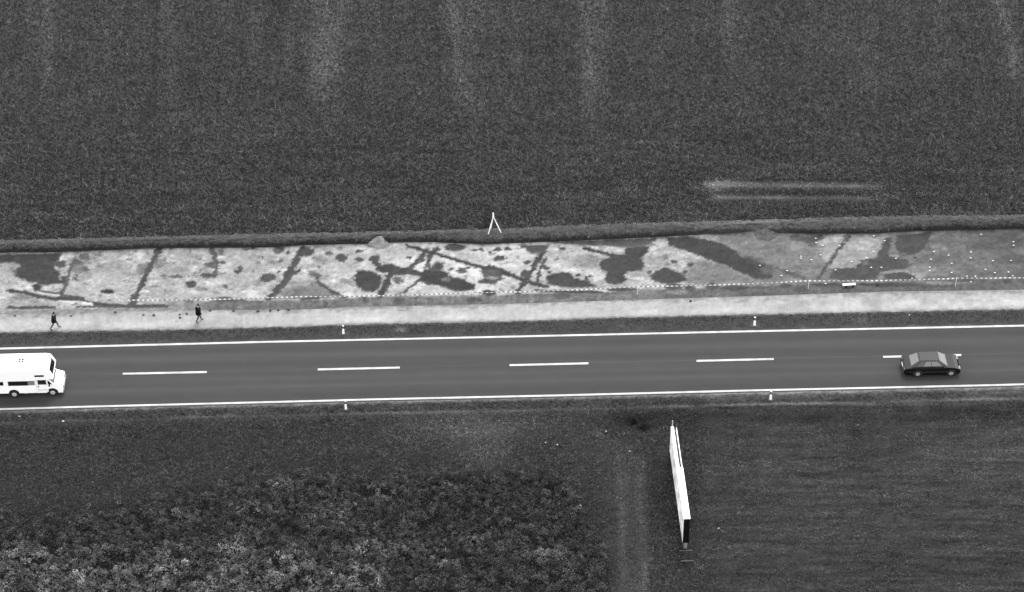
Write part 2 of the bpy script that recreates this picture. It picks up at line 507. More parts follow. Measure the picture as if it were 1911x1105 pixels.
    stroke(1, [(290, 560), (420, 580)], 10, 225); stroke(1, [(420, 620), (600, 628), (660, 645)], 16, 215)
    stroke(1, [(60, 665), (250, 662), (390, 664)], 20, 90); stroke(1, [(540, 660), (780, 657)], 12, 88)
    ell(1, 140, 590, 45, 20, 130, .8); ell(1, 250, 640, 120, 14, 150, .8)
    ell(1, 1030, 385, 60, 38, 132, .9); ell(1, 1120, 350, 50, 35, 126, .8)
    stroke(1, [(1128, 250), (1060, 390), (1000, 510), (935, 645)], 44, 92)
    stroke(1, [(1060, 420), (985, 560)], 9, 74, .8)
    ell(1, 768, 548, 42, 16, 84); stroke(1, [(735, 553), (800, 553)], 7, 62); ell(1, 925, 323, 13, 10, 100)
    stroke(1, [(1505, 250), (1537, 330), (1527, 425)], 42, 104); ell(1, 1475, 436, 60, 13, 92); ell(1, 1255, 444, 50, 13, 112)
    ell(1, 1352, 498, 42, 24, 86); ell(1, 1500, 360, 48, 20, 108); ell(1, 1585, 343, 20, 14, 104)
    ell(1, 1692, 412, 27, 16, 92); ell(1, 1712, 385, 16, 16, 96); ell(1, 1890, 455, 38, 30, 92); ell(1, 1600, 510, 17, 15, 104)
    ell(1, 1430, 530, 40, 18, 140, .7); ell(1, 1568, 270, 22, 20, 116); ell(1, 1790, 246, 50, 9, 104); ell(1, 1855, 302, 9, 9, 104)
    ell(1, 1390, 350, 20, 18, 140, .8); ell(1, 1420, 318, 14, 10, 136, .8); ell(1, 1540, 560, 28, 10, 138, .7); ell(1, 1165, 435, 22, 10, 124)
    poly(1, [(1405, 648), (1540, 612), (1720, 602), (1790, 622), (1885, 628), (1760, 645), (1640, 668), (1450, 668)], 112)
    ell(1, 1600, 612, 66, 24, 84); ell(1, 1335, 625, 38, 18, 108); ell(1, 1280, 640, 90, 22, 138, .7)
    stroke(1, [(1780, 628), (1890, 628)], 8, 84)
    # ---- centre left
    ell(2, 340, 560, 70, 40, 122, .75); ell(2, 510, 420, 36, 24, 122, .9)
    stroke(2, [(440, 245), (350, 400), (275, 515), (200, 600)], 46, 88); stroke(2, [(412, 395), (335, 450), (250, 570)], 24, 96)
    ell(2, 475, 268, 36, 32, 96); ell(2, 268, 255, 40, 26, 108); ell(2, 335, 270, 16, 14, 108); ell(2, 195, 450, 54, 25, 94)
    ell(2, 120, 490, 45, 20, 138, .7); ell(2, 265, 412, 12, 11, 96); ell(2, 715, 310, 42, 26, 92); ell(2, 840, 262, 24, 15, 92)
    ell(2, 845, 322, 30, 16, 98); ell(2, 625, 277, 26, 13, 100); ell(2, 545, 445, 22, 20, 108); ell(2, 290, 330, 20, 16, 124)
    ell(2, 955, 318, 34, 24, 96); ell(2, 1200, 310, 20, 12, 100); ell(2, 550, 378, 13, 11, 108); ell(2, 142, 304, 8, 9, 80)
    poly(2, [(370, 520), (540, 500), (640, 540), (730, 590), (500, 600), (360, 600)], 124, 4, .8)
    stroke(2, [(540, 485), (640, 545), (725, 588)], 26, 96); stroke(2, [(440, 610), (545, 592)], 22, 88)
    ell(2, 560, 320, 50, 26, 140, .6)
    poly(2, [(825, 400), (935, 405), (1000, 440), (1005, 480), (985, 520), (940, 555), (870, 545), (820, 505), (805, 460)], 78)
    poly(2, [(955, 350), (1000, 360), (1070, 352), (1120, 375), (1185, 388), (1190, 428), (1070, 432), (1000, 415), (960, 400)], 80)
    stroke(2, [(940, 325), (1000, 390), (1180, 405), (1330, 440)], 46, 82)
    stroke(2, [(1060, 400), (1040, 490), (985, 585)], 48, 80)
    stroke(2, [(1015, 430), (1000, 500), (960, 580)], 16, 150, .8)
    poly(2, [(1270, 430), (1320, 390), (1440, 402), (1485, 440), (1600, 472), (1665, 508), (1645, 540), (1520, 546), (1420, 512), (1280, 478)], 74)
    ell(2, 1460, 465, 34, 16, 118); ell(2, 1330, 485, 30, 18, 84)
    stroke(2, [(1318, 258), (1250, 335), (1180, 405)], 32, 92); ell(2, 1282, 325, 20, 18, 100)
    stroke(2, [(1395, 245), (1335, 300), (1322, 360), (1365, 395)], 28, 90); ell(2, 1405, 372, 38, 30, 88)
    stroke(2, [(1275, 462), (1210, 510), (1150, 558)], 18, 96)
    stroke(2, [(1170, 222), (1380, 278), (1600, 345), (1720, 385), (1905, 435)], 22, 74)
    poly(2, [(1700, 400), (1775, 370), (1850, 405), (1865, 460), (1790, 497), (1680, 490), (1690, 470), (1740, 450)], 98)
    ell(2, 1785, 452, 32, 14, 148, .8)
    ell(2, 1118, 470, 36, 26, 114); ell(2, 745, 475, 38, 20, 134, .8); ell(2, 1575, 402, 36, 20, 108); ell(2, 1500, 390, 22, 12, 112)
    ell(2, 1525, 236, 70, 26, 96); ell(2, 1838, 312, 40, 17, 92); ell(2, 1705, 248, 24, 11, 84); ell(2, 1660, 255, 14, 10, 100)
    ell(2, 1830, 250, 22, 13, 96); ell(2, 1610, 380, 12, 9, 96); ell(2, 700, 240, 30, 10, 140)
    # ---- centre right
    stroke(3, [(0, 455), (90, 455), (200, 505), (330, 560), (460, 592)], 26, 80)
    stroke(3, [(420, 360), (350, 480), (310, 550), (255, 630)], 40, 84); stroke(3, [(450, 390), (412, 470), (395, 555)], 26, 92)
    ell(3, 310, 500, 42, 26, 92)
    poly(3, [(265, 295), (470, 292), (445, 350), (340, 358)], 100)
    ell(3, 118, 390, 42, 17, 92); ell(3, 110, 330, 26, 14, 104); ell(3, 180, 320, 20, 14, 96); ell(3, 325, 418, 26, 12, 96)
    ell(3, 455, 460, 20, 16, 96); ell(3, 562, 320, 22, 10, 92); ell(3, 472, 490, 16, 11, 100); ell(3, 535, 396, 12, 9, 112); ell(3, 60, 350, 14, 10, 110)
    poly(3, [(450, 520), (520, 498), (620, 488), (655, 530), (760, 553), (812, 588), (720, 602), (560, 592), (465, 572)], 82)
    ell(3, 682, 508, 17, 11, 92); ell(3, 740, 530, 16, 12, 84); ell(3, 770, 515, 14, 10, 110)
    poly(3, [(460, 270), (1240, 245), (1200, 290), (1040, 312), (800, 300), (620, 290)], 102, 2.5)
    ell(3, 740, 400, 90, 40, 140, .55)
    stroke(3, [(735, 320), (850, 350), (920, 370), (1020, 375)], 24, 80)
    poly(3, [(1015, 320), (1080, 302), (1190, 300), (1165, 350), (1130, 390), (1150, 450), (1130, 475), (1030, 482), (1010, 510), (1020, 555),
             (960, 577), (890, 565), (878, 520), (890, 490), (835, 460), (843, 405), (930, 373), (1010, 370)], 82)
    poly(3, [(1200, 510), (1245, 475), (1300, 455), (1440, 508), (1450, 550), (1310, 575), (1210, 550)], 84)
    poly(3, [(1240, 255), (1300, 245), (1310, 290), (1280, 320), (1200, 340), (1150, 400), (1180, 340)], 198, 3, .8)
    ell(3, 1365, 415, 25, 12, 96); ell(3, 1475, 436, 27, 12, 92); ell(3, 1305, 382, 24, 18, 132); ell(3, 1440, 482, 18, 13, 100); ell(3, 1185, 490, 16, 10, 116)
    poly(3, [(1310, 240), (1500, 232), (1700, 283), (1800, 338), (1850, 380), (1930, 385), (2010, 420), (2070, 470), (2060, 530), (1960, 540),
             (1830, 502), (1720, 440), (1600, 400), (1500, 350), (1390, 320), (1320, 292)], 80)
    stroke(3, [(1580, 400), (1720, 440), (1840, 505), (1900, 520)], 14, 165, .8)
    stroke(3, [(1480, 232), (1680, 262), (1800, 320)], 18, 150, .6)
    # ---- right part
    poly(4, [(500, 240), (600, 226), (850, 226), (965, 285), (905, 370), (780, 425), (590, 455), (530, 400), (500, 330)], 176, 5, .9)
    ell(4, 520, 270, 40, 26, 200, .7); ell(4, 330, 300, 60, 30, 160, .6)
    stroke(4, [(310, 240), (420, 260), (500, 240)], 50, 102); ell(4, 440, 292, 34, 20, 110, .8)
    stroke(4, [(698, 230), (600, 370), (490, 525)], 26, 96)
    poly(4, [(560, 525), (585, 478), (640, 452), (760, 456), (785, 398), (890, 392), (960, 248), (1012, 240), (980, 340), (1000, 368), (1110, 398),
             (1138, 436), (1100, 467), (1000, 470), (930, 502), (880, 545), (640, 545)], 92)
    ell(4, 820, 420, 30, 18, 128, .8)
    poly(4, [(1040, 225), (1295, 200), (1262, 275), (1205, 348), (1140, 367), (1050, 350), (1030, 310)], 88)
    poly(4, [(955, 505), (1080, 484), (1160, 508), (1185, 545), (950, 545)], 92)
    stroke(4, [(940, 492), (1100, 477), (1185, 502)], 11, 170); stroke(4, [(570, 450), (650, 455), (745, 452)], 9, 185)
    stroke(4, [(690, 430), (760, 455)], 9, 180, .8); stroke(4, [(1000, 370), (1060, 378)], 16, 175, .8)
    stroke(4, [(190, 462), (300, 505), (390, 535)], 26, 104); stroke(4, [(0, 385), (90, 420)], 16, 110); ell(4, 130, 470, 50, 34, 116, .7)
    ell(4, 1280, 325, 34, 20, 100, .7); ell(4, 1170, 385, 16, 6, 100)
    ell(4, 1210, 480, 60, 34, 152, .6); ell(4, 1350, 320, 50, 40, 148, .5)
    # ---- foot of the strip, between the tape and the pale track
    t = L_GRAV0(X) - Y
    strip = sstep(20, 15, t + 2.5 * fbm(X / 14, Y / 6, 61)) * sstep(330, 420, X)
    tone = 118 + 16 * fbm(X / 5, Y / 40, 62) + 15 * fbm(X / 50, Y / 10, 63) - 8 * sstep(1230, 1400, X)
    v = v * (1 - strip * .9) + tone * strip * .9
    s2 = sstep(7, 3, t) * sstep(420, 330, X)
    v = v * (1 - s2 * .8) + 140 * s2 * .8
    for (n, cx, cy, rx, ry, tt) in ((2, 1765, 560, 50, 17, 80), (2, 600, 640, 12, 18, 96), (2, 880, 610, 20, 22, 98), (2, 1120, 620, 32, 24, 94),
                                    (2, 1660, 610, 60, 16, 92), (3, 40, 632, 60, 15, 78), (3, 1000, 612, 110, 12, 86), (3, 1360, 592, 58, 22, 90), (3, 1480, 600, 40, 20, 90),
                                    (3, 1640, 590, 50, 22, 92), (3, 1800, 600, 100, 16, 84), (3, 570, 660, 60, 22, 98), (4, 520, 577, 110, 10, 80),
                                    (4, 680, 585, 60, 16, 92), (4, 980, 578, 220, 15, 82), (4, 1320, 590, 140, 7, 88), (4, 1540, 558, 52, 22, 96),
                                    (4, 1830, 545, 36, 22, 96), (4, 250, 588, 48, 14, 88), (4, 355, 612, 46, 18, 92), (4, 60, 600, 70, 10, 100)):
        ell(n, cx, cy, rx, ry, tt, .9)
    stroke(3, [(370, 618), (600, 628), (850, 630)], 16, 80)
    ell(3, 1400, 635, 60, 16, 150, .6); ell(3, 1000, 655, 60, 14, 150, .6); ell(4, 1400, 565, 200, 9, 158, .6)
    mot = 12 * fbm(X / 16, Y / 7, 64) + 18 * fbm(X / 5, Y / 3.2, 65) + 9 * vnoise(X / 2.4, Y / 2, 66)
    v = v + mot * (.45 + .7 * sstep(85, 150, v)) + 34 * sstep(.15, .7, fbm(X / 26, Y / 8, 67)) * sstep(120, 160, v)
    v = v - 40 * sstep(.34, .62, fbm(X / 11, Y / 5, 68) + .2 * vnoise(X / 3, Y / 2, 69)) * sstep(130, 160, v) * sstep(1500, 1300, X)
    v = np.where(v > 112, 112 + (v - 112) * (1 + .16 * sstep(1400, 1250, X)), v)
    v = v + 16 * sstep(.25, .6, fbm(X / 7, Y / 4, 74)) * sstep(140, 170, v) * sstep(1500, 1300, X)
    return A(np.where(core, np.clip(v, 52, 246), 140.0)) * 1.0


ribbon("excavation_floor", XD, [(off(L_BASE, -1.5), -.06, 1), (off(L_BASE, .5), 0.0, 46), (off(L_GRAV0, -22), 0.0, 14), (off(L_GRAV0, 2), .03, 0)],
       M_FLOOR, tonefn=floor_tone, zfn=lambda X, Y: -.055 * sstep(A(132), A(92), floor_tone(X, Y)) + .018 * fbm(X / 10, Y / 5, 71) + .012 * fbm(X / 4, Y / 3, 72))


# --- pale gravel track --------------------------------------------
def gravel_tone(X, Y):
    t = (Y - L_GRAV0(X)) / (L_GRAV1(X) - L_GRAV0(X))
    v = 204 + 8 * fbm(X / 60, Y / 8, 81) + 7 * fbm(X / 14, Y / 9, 82) + 6 * fbm(X / 6, Y / 4, 83)
    v = v + 14 * np.exp(-((t - .72) / .2) ** 2) * (.5 + vnoise(X / 60, Y * 0, 84)) + 20 * sstep(.25, .7, fbm(X / 18, Y / 4.5, 96)) + 22 * sstep(1300, 1500, X) * np.exp(-((t - .5) / .35) ** 2) * (vnoise(X / 16, Y / 12, 85))
    v = v + 9 * fbm(X / 5, Y / 12, 91) + 7 * vnoise(X / 2.5, Y / 2, 93) - 22 * sstep(.5, .85, fbm(X / 10, Y / 6, 94)) + 10 * vnoise(X / 4, Y / 14, 89) * vnoise(X / 50, t * 2, 90) + 9 * sstep(.2, .8, fbm(X / 30, Y / 6, 92))
    v = v - 40 * sstep(.26, -.02, t + .16 * vnoise(X / 8, Y / 3, 86) + .14 * vnoise(X / 30, Y / 5, 95)) - 44 * sstep(.9, 1.03, t + .07 * vnoise(X / 10, Y / 3, 87))
    v = v - 16 * sstep(330, 80, X) * sstep(.5, .1, t)
    return A(np.clip(v, 90, 250)) * .97


ribbon("gravel_track", XD, [(L_GRAV0, .035, 12), (L_GRAV1, .06, 2), (off(L_GRAV1, 3), .03, 0)], M_GRAVEL, tonefn=gravel_tone,
       zfn=lambda X, Y: .012 * fbm(X / 10, Y / 5, 88))


# --- grass verge between track and road -----------------------------
def verge_tone(X, Y):
    t = (Y - L_GRAV1(X)) / (L_EDGE0(X) - L_GRAV1(X))
    v = 84 + 8 * fbm(X / 45, Y / 9, 91) + 8 * fbm(X / 12, Y / 5, 92)
    v = v + 40 * sstep(.16, -.02, t + .07 * vnoise(X / 9, Y / 3, 93)) + 26 * sstep(.86, 1.0, t + .1 * vnoise(X / 20, Y / 3, 94))
    for (cx, cy, r, am) in ((747, 615, 11, 50), (640, 622, 9, 26), (1408, 606, 8, 30), (1605, 596, 13, 34), (1165, 606, 14, 14)):
        v = v + am * np.exp(-((X - cx) / r) ** 2 - ((Y - cy) / (r * .5)) ** 2) * (1 + .4 * vnoise(X / 3, Y / 3, 95))
    return A(v)


ribbon("verge", XD, [(off(L_GRAV1, 0), .045, 14), (off(L_EDGE0, -2.5), ZR - .015, 2), (off(L_EDGE0, 0), ZR - .04, 0)], M_VERGE, tonefn=verge_tone,
       zfn=lambda X, Y: np.where(Y < L_EDGE0(X) - 5, .03 * fbm(X / 8, Y / 4, 96), 0))


# --- road ------------------------------------------------------------
def road_tone(X, Y):
    t = (Y - L_EDGE0(X)) / (L_EDGE1(X) - L_EDGE0(X))
    v = 103 + 0 * X
    v = v + 7 * np.exp(-((t - .235) / .06) ** 2) + 7 * np.exp(-((t - .745) / .035) ** 2) + 4 * np.exp(-((t - .60) / .04) ** 2) - 4 * np.exp(-((t - .12) / .06) ** 2)
    v = v - 6 * np.exp(-((t - .9) / .07) ** 2) - 3 * np.exp(-((t - .37) / .05) ** 2)
    v = v + 9 * np.exp(-((t - .468) / .012) ** 2) * (.6 + .5 * vnoise(X / 120, t * 0, 97))
    v = v + 2.5 * fbm(X / 200, Y / 6, 98) + 2 * fbm(X / 30, Y / 12, 99)
    return A(v) * .86


ribbon("road", XM, [(off(L_EDGE0, -2), ZR, 1), (L_EDGE0, ZR, 90), (L_EDGE1, ZR, 1), (off(L_EDGE1, 4), ZR - .01, 0)], M_ROAD, tonefn=road_tone)


def mark(name, x0, x1, f, hw):
    xs = np.linspace(x0, x1, max(2, int(abs(x1 - x0) / 25)))
    return ribbon(name, xs, [(off(f, -hw), ZR + .005, 1), (off(f, hw), ZR + .005, 0)], M_MARK)


for f in (L_EDGE0, L_EDGE1):
    ribbon("edge_line", XM, [(off(f, -1.65), ZR + .005, 1), (off(f, 1.65), ZR + .005, 0)], M_MARK)
dash = [(229, 386), (593, 746), (951, 1098), (1300, 1444), (1648, 1794)]
for k in range(1, 4):
    dash.append((229 - 365 * k, 386 - 365 * k)); dash.append((1648 + 347 * k, 1794 + 347 * k))
for a, b in dash:
    mark("centre_line_dash", a, b, L_CTR, 1.75)


# --- lower meadow -----------------------------------------------------
def weed_mask(X, Y):
    top = np.interp(X, [-400, 25, 200, 300, 400, 550, 650, 1040, 1075, 1105, 1135, 1160], [985, 975, 965, 940, 915, 893, 885, 885, 930, 985, 1040, 1400])
    top = top + 6 * fbm(X / 25, Y / 20, 101)
    soft = np.interp(X, [0, 300, 600, 1000, 1150], [44, 38, 15, 9, 13])
    return sstep(-soft, soft, Y - top) * sstep(1165, 1120, X + 8 * vnoise(Y / 12, X * 0, 102))


def meadow_tone(X, Y):
    v = 77 + 6 * fbm(X / 70, Y / 28, 103) + 8 * fbm(X / 18, Y / 5, 104) + 7 * fbm(X / 6, Y / 3, 113)
    y1 = L_EDGE1(X)
    d = Y - y1
    # gravel shoulder, then a thin pale line along the ditch
    v = v + 62 * sstep(9.5, 4.5, d + 1.5 * vnoise(X / 12, Y * 0, 105)) * (.85 + .3 * vnoise(X / 9, Y / 2, 106))
    v = v + 6 * sstep(40, 12, d)
    v = v + 55 * np.exp(-((d - 24 - 2 * sstep(300, 900, X)) / 2.2) ** 2) * (.45 + .5 * vnoise(X / 60, Y * 0, 107)) * sstep(110, 160, X)
    v = v - 14 * np.exp(-((d - 48) / 16) ** 2) * sstep(1060, 1180, X)
    # paler bare patch
    v = v + 40 * np.exp(-((X - 880) / 130) ** 2 - ((Y - 800) / 26) ** 2) + 24 * np.exp(-((X - 905) / 50) ** 2 - ((Y - 850) / 28) ** 2)
    v = v + 10 * np.exp(-((X - 1120) / 60) ** 2 - ((Y - 830) / 50) ** 2)
    # mown path
    v = v + (22 * np.exp(-((X - 1172 - (Y - 900) * .035) / 34) ** 2) + 18 * np.exp(-((X - 1158 - (Y - 900) * .035) / 7) ** 2) + 18 * np.exp(-((X - 1196 - (Y - 900) * .035) / 8) ** 2)) * sstep(820, 900, Y) * (1 + .25 * vnoise(X / 9, Y / 60, 108))
    v = v - 9 * np.exp(-((X - 1228) / 28) ** 2 - ((Y - 940) / 45) ** 2)  # soft shadow left of the billboard, painted into the grass tone
    # mown field right, streaked along the mowing
    rgt = sstep(1290, 1330, X)
    st = 13 + 22 * fbm((X + 2 * Y) / 110, (Y - X * .012) / 5.0, 109) + 18 * fbm(X / 26, (Y - X * .012) / 3.4, 110) + 8 * fbm(X / 7, Y / 3, 111)
    v = v + rgt * st + rgt * (6 * np.exp(-((Y - 860) / 40) ** 2) + 9 * np.exp(-((X - 1830) / 90) ** 2 - ((Y - 850) / 50) ** 2) + 6 * np.exp(-((Y - 960) / 30) ** 2))
    v = v - 16 * np.exp(-((X - 1185) / 30) ** 2 - ((Y - 787) / 12) ** 2)
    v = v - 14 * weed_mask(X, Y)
    return v


YN = lambda y: const(y)
ribbon("meadow", XM, [(off(L_EDGE1, 2), ZR - .012, 2), (off(L_EDGE1, 7), ZR - .02, 4), (off(L_EDGE1, 22), -.06, 6), (off(L_EDGE1, 36), 0.0, 10),
                      (const(850), 0.0, 90), (const(1240), 0.0, 20), (const(2200), 0.0, 8), (const(5600), 0.0, 0)], M_MEADOW,
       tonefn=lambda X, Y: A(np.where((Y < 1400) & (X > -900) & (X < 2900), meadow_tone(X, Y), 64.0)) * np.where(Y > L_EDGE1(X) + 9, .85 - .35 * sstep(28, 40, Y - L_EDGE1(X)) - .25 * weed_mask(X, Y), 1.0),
       zfn=lambda X, Y: np.where(Y > L_EDGE1(X) + 12, .05 * fbm(X / 25, Y / 15, 112), 0))


# ------------------------------------------------------------------ vegetation
def scatter(x0, x1, y0, y1, z, dens):
    """jittered world positions covering the photo rectangle"""
    c = np.concatenate([G(np.array([x0, x1, x0, x1]), np.array([y0, y0, y1, y1]), z)])
    lo = c.min(0); hi = c.max(0)
    s = 1 / math.sqrt(dens)
    gx, gy = np.meshgrid(np.arange(lo[0], hi[0], s), np.arange(lo[1], hi[1], s))
    P = np.stack([gx.ravel(), gy.ravel(), np.full(gx.size, z)], -1)
    P[:, :2] += RNG.uniform(-.5, .5, (len(P), 2)) * s * 1.2
    return P


def blades(name, P, tone, h, wd, n, mat, lean=.45, spread=.09):
    """n three-cornered blades at every position"""
    N = len(P)
    P = np.repeat(P, n, 0); tone = np.repeat(tone, n) * RNG.uniform(.75, 1.3, N * n); h = np.repeat(h, n) * RNG.uniform(.7, 1.2, N * n)
    wd = np.repeat(wd, n) * RNG.uniform(.7, 1.3, N * n)
    M = N * n
    P = P.copy(); P[:, :2] += RNG.normal(0, spread, (M, 2))
    an = RNG.uniform(0, 2 * np.pi, M); la = RNG.uniform(0, 2 * np.pi, M); ll = RNG.uniform(.1, 1, M) * lean * 2
    side = np.stack([np.cos(an), np.sin(an), np.zeros(M)], -1) * (wd / 2)[:, None]
    tip = np.stack([np.cos(la) * ll * h, np.sin(la) * ll * h, h], -1)
    V = np.empty((M, 3, 3)); V[:, 0] = P - side; V[:, 1] = P + side; V[:, 2] = P + tip
    V[:, :2, 2] -= .03
    F = np.arange(M * 3).reshape(M, 3)
    T = np.repeat(tone, 3)
    o = link(name, raw_mesh(name, V.reshape(-1, 3), F, T), [mat])
    return tag(o, kind="stuff")


# crop of the upper field
P = scatter(-90, 2010, -70, 452, ZF - .02, 40)
px, py = PX(P)
keep = (py < L_CROP(px) - 1 + 1.8 * vnoise(px / 7, py * 0, 47) + 1.5 * vnoise(px / 30, py * 0, 48)) & (px > -110) & (px < 2030) & (vnoise(P[:, 0] * 6.5, P[:, 1] * 4.6, 140) + .6 * vnoise(P[:, 0] * 12, P[:, 1] * 9, 141) < .50 - .35 * sstep(.2, .7, fbm((px + py * .4) / 110, (py - px * .012) / 4.5, 149)) * sstep(120, 320, py))
P, px, py = P[keep], px[keep], py[keep]
v = field_tone(px, py)
tr = track_mask(px, py)
hgt = .17 * (1 + .25 * fbm(px / 60, py / 40, 120)) * (1 - .7 * tr)
blades("crop", P, A(v) * 4.3 * (1 + .5 * tr) * np.exp(RNG.normal(0, .27, len(P))), hgt * RNG.uniform(.5, 1.5, len(P)), np.full(len(P), .075), 4, M_CROP, 1.0, .045)

# lodged grass on the bank
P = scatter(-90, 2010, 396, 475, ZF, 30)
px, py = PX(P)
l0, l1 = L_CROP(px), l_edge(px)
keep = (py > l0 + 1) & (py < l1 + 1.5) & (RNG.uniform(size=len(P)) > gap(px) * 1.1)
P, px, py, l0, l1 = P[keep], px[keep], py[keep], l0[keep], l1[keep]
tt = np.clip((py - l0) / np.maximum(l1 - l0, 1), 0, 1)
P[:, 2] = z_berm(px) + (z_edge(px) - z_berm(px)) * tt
blades("bank_grass", P, A(100 + 16 * fbm(px / 22, py / 3, 121)) * (2.9 - 1.5 * sstep(.45, 1.0, tt)) * np.exp(RNG.normal(0, .3, len(P))), np.full(len(P), .13), np.full(len(P), .08), 4, M_GRASS, 1.0, .08)  # tufts darken towards the lip: shade painted into their tone

# verge grass
P = scatter(-90, 2010, 574, 652, .06, 26)
px, py = PX(P)
keep = (py > L_GRAV1(px) + 4) & (py < L_EDGE0(px) - 6)
P, px, py = P[keep], px[keep], py[keep]
blades("verge_grass", P, A(84 + 9 * fbm(px / 20, py / 6, 122)) * 1.5, np.full(len(P), .11), np.full(len(P), .07), 4, M_GRASS, .6, .08)

# meadow grass
P = scatter(-90, 2010, 725, 1180, .0, 50)
px, py = PX(P)
dd = py - L_EDGE1(px)
keep = (dd > 10) & (px > -110) & (px < 2030)
rgt_ = sstep(1290, 1330, px)
gapn = (1 - rgt_) * vnoise(P[:, 0] * 3.2, P[:, 1] * 4.2, 142) + rgt_ * (.7 * vnoise(P[:, 0] * .8, P[:, 1] * 2.4, 143) + .5 * vnoise(P[:, 0] * 2.2, P[:, 1] * 5, 148)) + .5 * vnoise(P[:, 0] * 8, P[:, 1] * 9, 144)
keep &= (gapn < .46) & ~((np.abs(dd - 24 - 2 * sstep(300, 900, px)) < 2.4) & (RNG.uniform(size=len(P)) < .75))
P, px, py, dd = P[keep], px[keep], py[keep], dd[keep]
wm = weed_mask(px, py)
P[:, 2] = np.interp(dd, [0, 7, 22, 36, 40], [.1, .1, -.06, 0, 0])
mown = np.maximum(sstep(1290, 1330, px), np.exp(-((px - 1172) / 34) ** 2) * sstep(820, 900, py))
mown = np.maximum(mown, .6 * np.exp(-((px - 880) / 130) ** 2 - ((py - 810) / 36) ** 2))
hg = (.20 + .07 * fbm(px / 40, py / 20, 123)) * (1 - .45 * mown)
blades("meadow_grass", P, A(meadow_tone(px, py)) * (2.75 - .45 * mown) * np.exp(RNG.normal(0, .26, len(P))), hg * .55, np.full(len(P), .10), 4, M_GRASS, 1.0, .05)

# tall weeds, lower left
P = scatter(-120, 1190, 850, 1240, 0.0, 10)
px, py = PX(P)
wm = weed_mask(px, py)
keep = (RNG.uniform(size=len(P)) < wm * 1.05) & (px > -130) & (vnoise(P[:, 0] * 1.3, P[:, 1] * 1.6, 145) + .8 * vnoise(P[:, 0] * 3.0, P[:, 1] * 3.2, 146) < .52 + .4 * (1 - wm))
P, px, py, wm = P[keep], px[keep], py[keep], wm[keep]
lift = np.zeros(len(P))
for (cx, cy, rx, ry, am) in ((60, 1045, 60, 22, .8), (180, 1042, 70, 14, .7), (430, 1032, 40, 14, .8), (540, 1070, 60, 30, 1.1), (480, 955, 30, 10, .6),
                             (515, 912, 20, 9, .6), (700, 925, 40, 12, .6), (650, 1085, 60, 24, 1.1), (690, 1035, 40, 16, .9), (740, 1035, 40, 12, .6), (835, 1063, 28, 9, .9),
                             (1035, 1045, 32, 12, 1.0), (610, 960, 40, 22, .5), (330, 965, 40, 8, .5), (40, 1095, 50, 14, .8), (160, 1090, 50, 14, .6), (390, 1075, 70, 16, .6), (1030, 1085, 22, 14, .6),
                             (300, 1035, 60, 18, .3), (600, 1095, 80, 16, .8)):
    lift = np.maximum(lift, am * np.exp(-((px - cx) / rx) ** 2 - ((py - cy) / ry) ** 2))
lift = np.maximum(lift, .62 * sstep(1030, 1075, py) * sstep(660, 560, px))
lift = lift * (.5 + .9 * sstep(-.25, .5, vnoise(P[:, 0] * 1.3, P[:, 1] * 1.5, 147)))
lift = np.clip(lift + .30 * np.clip(fbm(px / 30, py / 16, 131), 0, 1), 0, 1.2)
cl = .55 + .45 * vnoise(px / 22, py / 12, 132)
hh = (.30 + .42 * np.clip(cl, 0, 1.2) * wm + .25 * lift) * RNG.uniform(.8, 1.2, len(P))
tone = A(58 + 6 * fbm(px / 26, py / 14, 133)) * 3.4 * np.exp(RNG.normal(0, .4, len(P))) * (1 + 2.6 * lift)
n = 30
N = len(P)
Pr = np.repeat(P, n, 0); hr = np.repeat(hh, n); tr_ = np.repeat(tone, n) * RNG.uniform(.6, 1.45, N * n)
M_ = N * n
u = RNG.uniform(0, 1, M_) ** .6
rad = (.12 + .26 * (1 - u)) * np.sqrt(RNG.uniform(0, 1, M_)) * (1 + .5 * np.repeat(cl, n))
th = RNG.uniform(0, 2 * np.pi, M_)
cen = Pr + np.stack([rad * np.cos(th), rad * np.sin(th), hr * (.12 + .88 * u)], -1)
d1 = RNG.normal(0, 1, (M_, 3)); d1[:, 2] = d1[:, 2] * .6 + .35; d1 /= np.linalg.norm(d1, axis=1)[:, None]
d2 = np.cross(d1, RNG.normal(0, 1, (M_, 3))); d2 /= np.linalg.norm(d2, axis=1)[:, None]
ln = RNG.uniform(.05, .14, M_)[:, None] * RNG.choice([.7, 1.0, 1.3], M_)[:, None]; wl = RNG.uniform(.012, .034, M_)[:, None]
V = np.empty((M_, 4, 3)); V[:, 0] = cen - d1 * ln * .8; V[:, 1] = cen + d2 * wl; V[:, 2] = cen + d1 * ln; V[:, 3] = cen - d2 * wl
o = link("weeds", raw_mesh("weeds", V.reshape(-1, 3), np.arange(M_ * 4).reshape(-1, 4), np.repeat(tr_, 4)), [M_LEAF])
tag(o, kind="stuff")


# ------------------------------------------------------------------ mesh helpers for things
def fin(name, bm, mat, parent=None, bevel=0.0, seg=2, smooth=False, mats=None):
    if bevel:
        es = [e for e in bm.edges if len(e.link_faces) == 2 and e.calc_face_angle(0) > .5]
        if es:
            bmesh.ops.bevel(bm, geom=es, offset=bevel, segments=seg, affect='EDGES', profile=.5, clamp_overlap=True)
    bmesh.ops.recalc_face_normals(bm, faces=bm.faces)
    me = bpy.data.meshes.new(name); bm.to_mesh(me); bm.free()
    return link(name, me, mats or [mat], parent, smooth)


def bx(bm, c, s, rot=None):
    m = Matrix.Translation(c)
    if rot is not None: m = m @ rot
    bmesh.ops.create_cube(bm, size=1, matrix=m @ Matrix.Diagonal((*s, 1)))


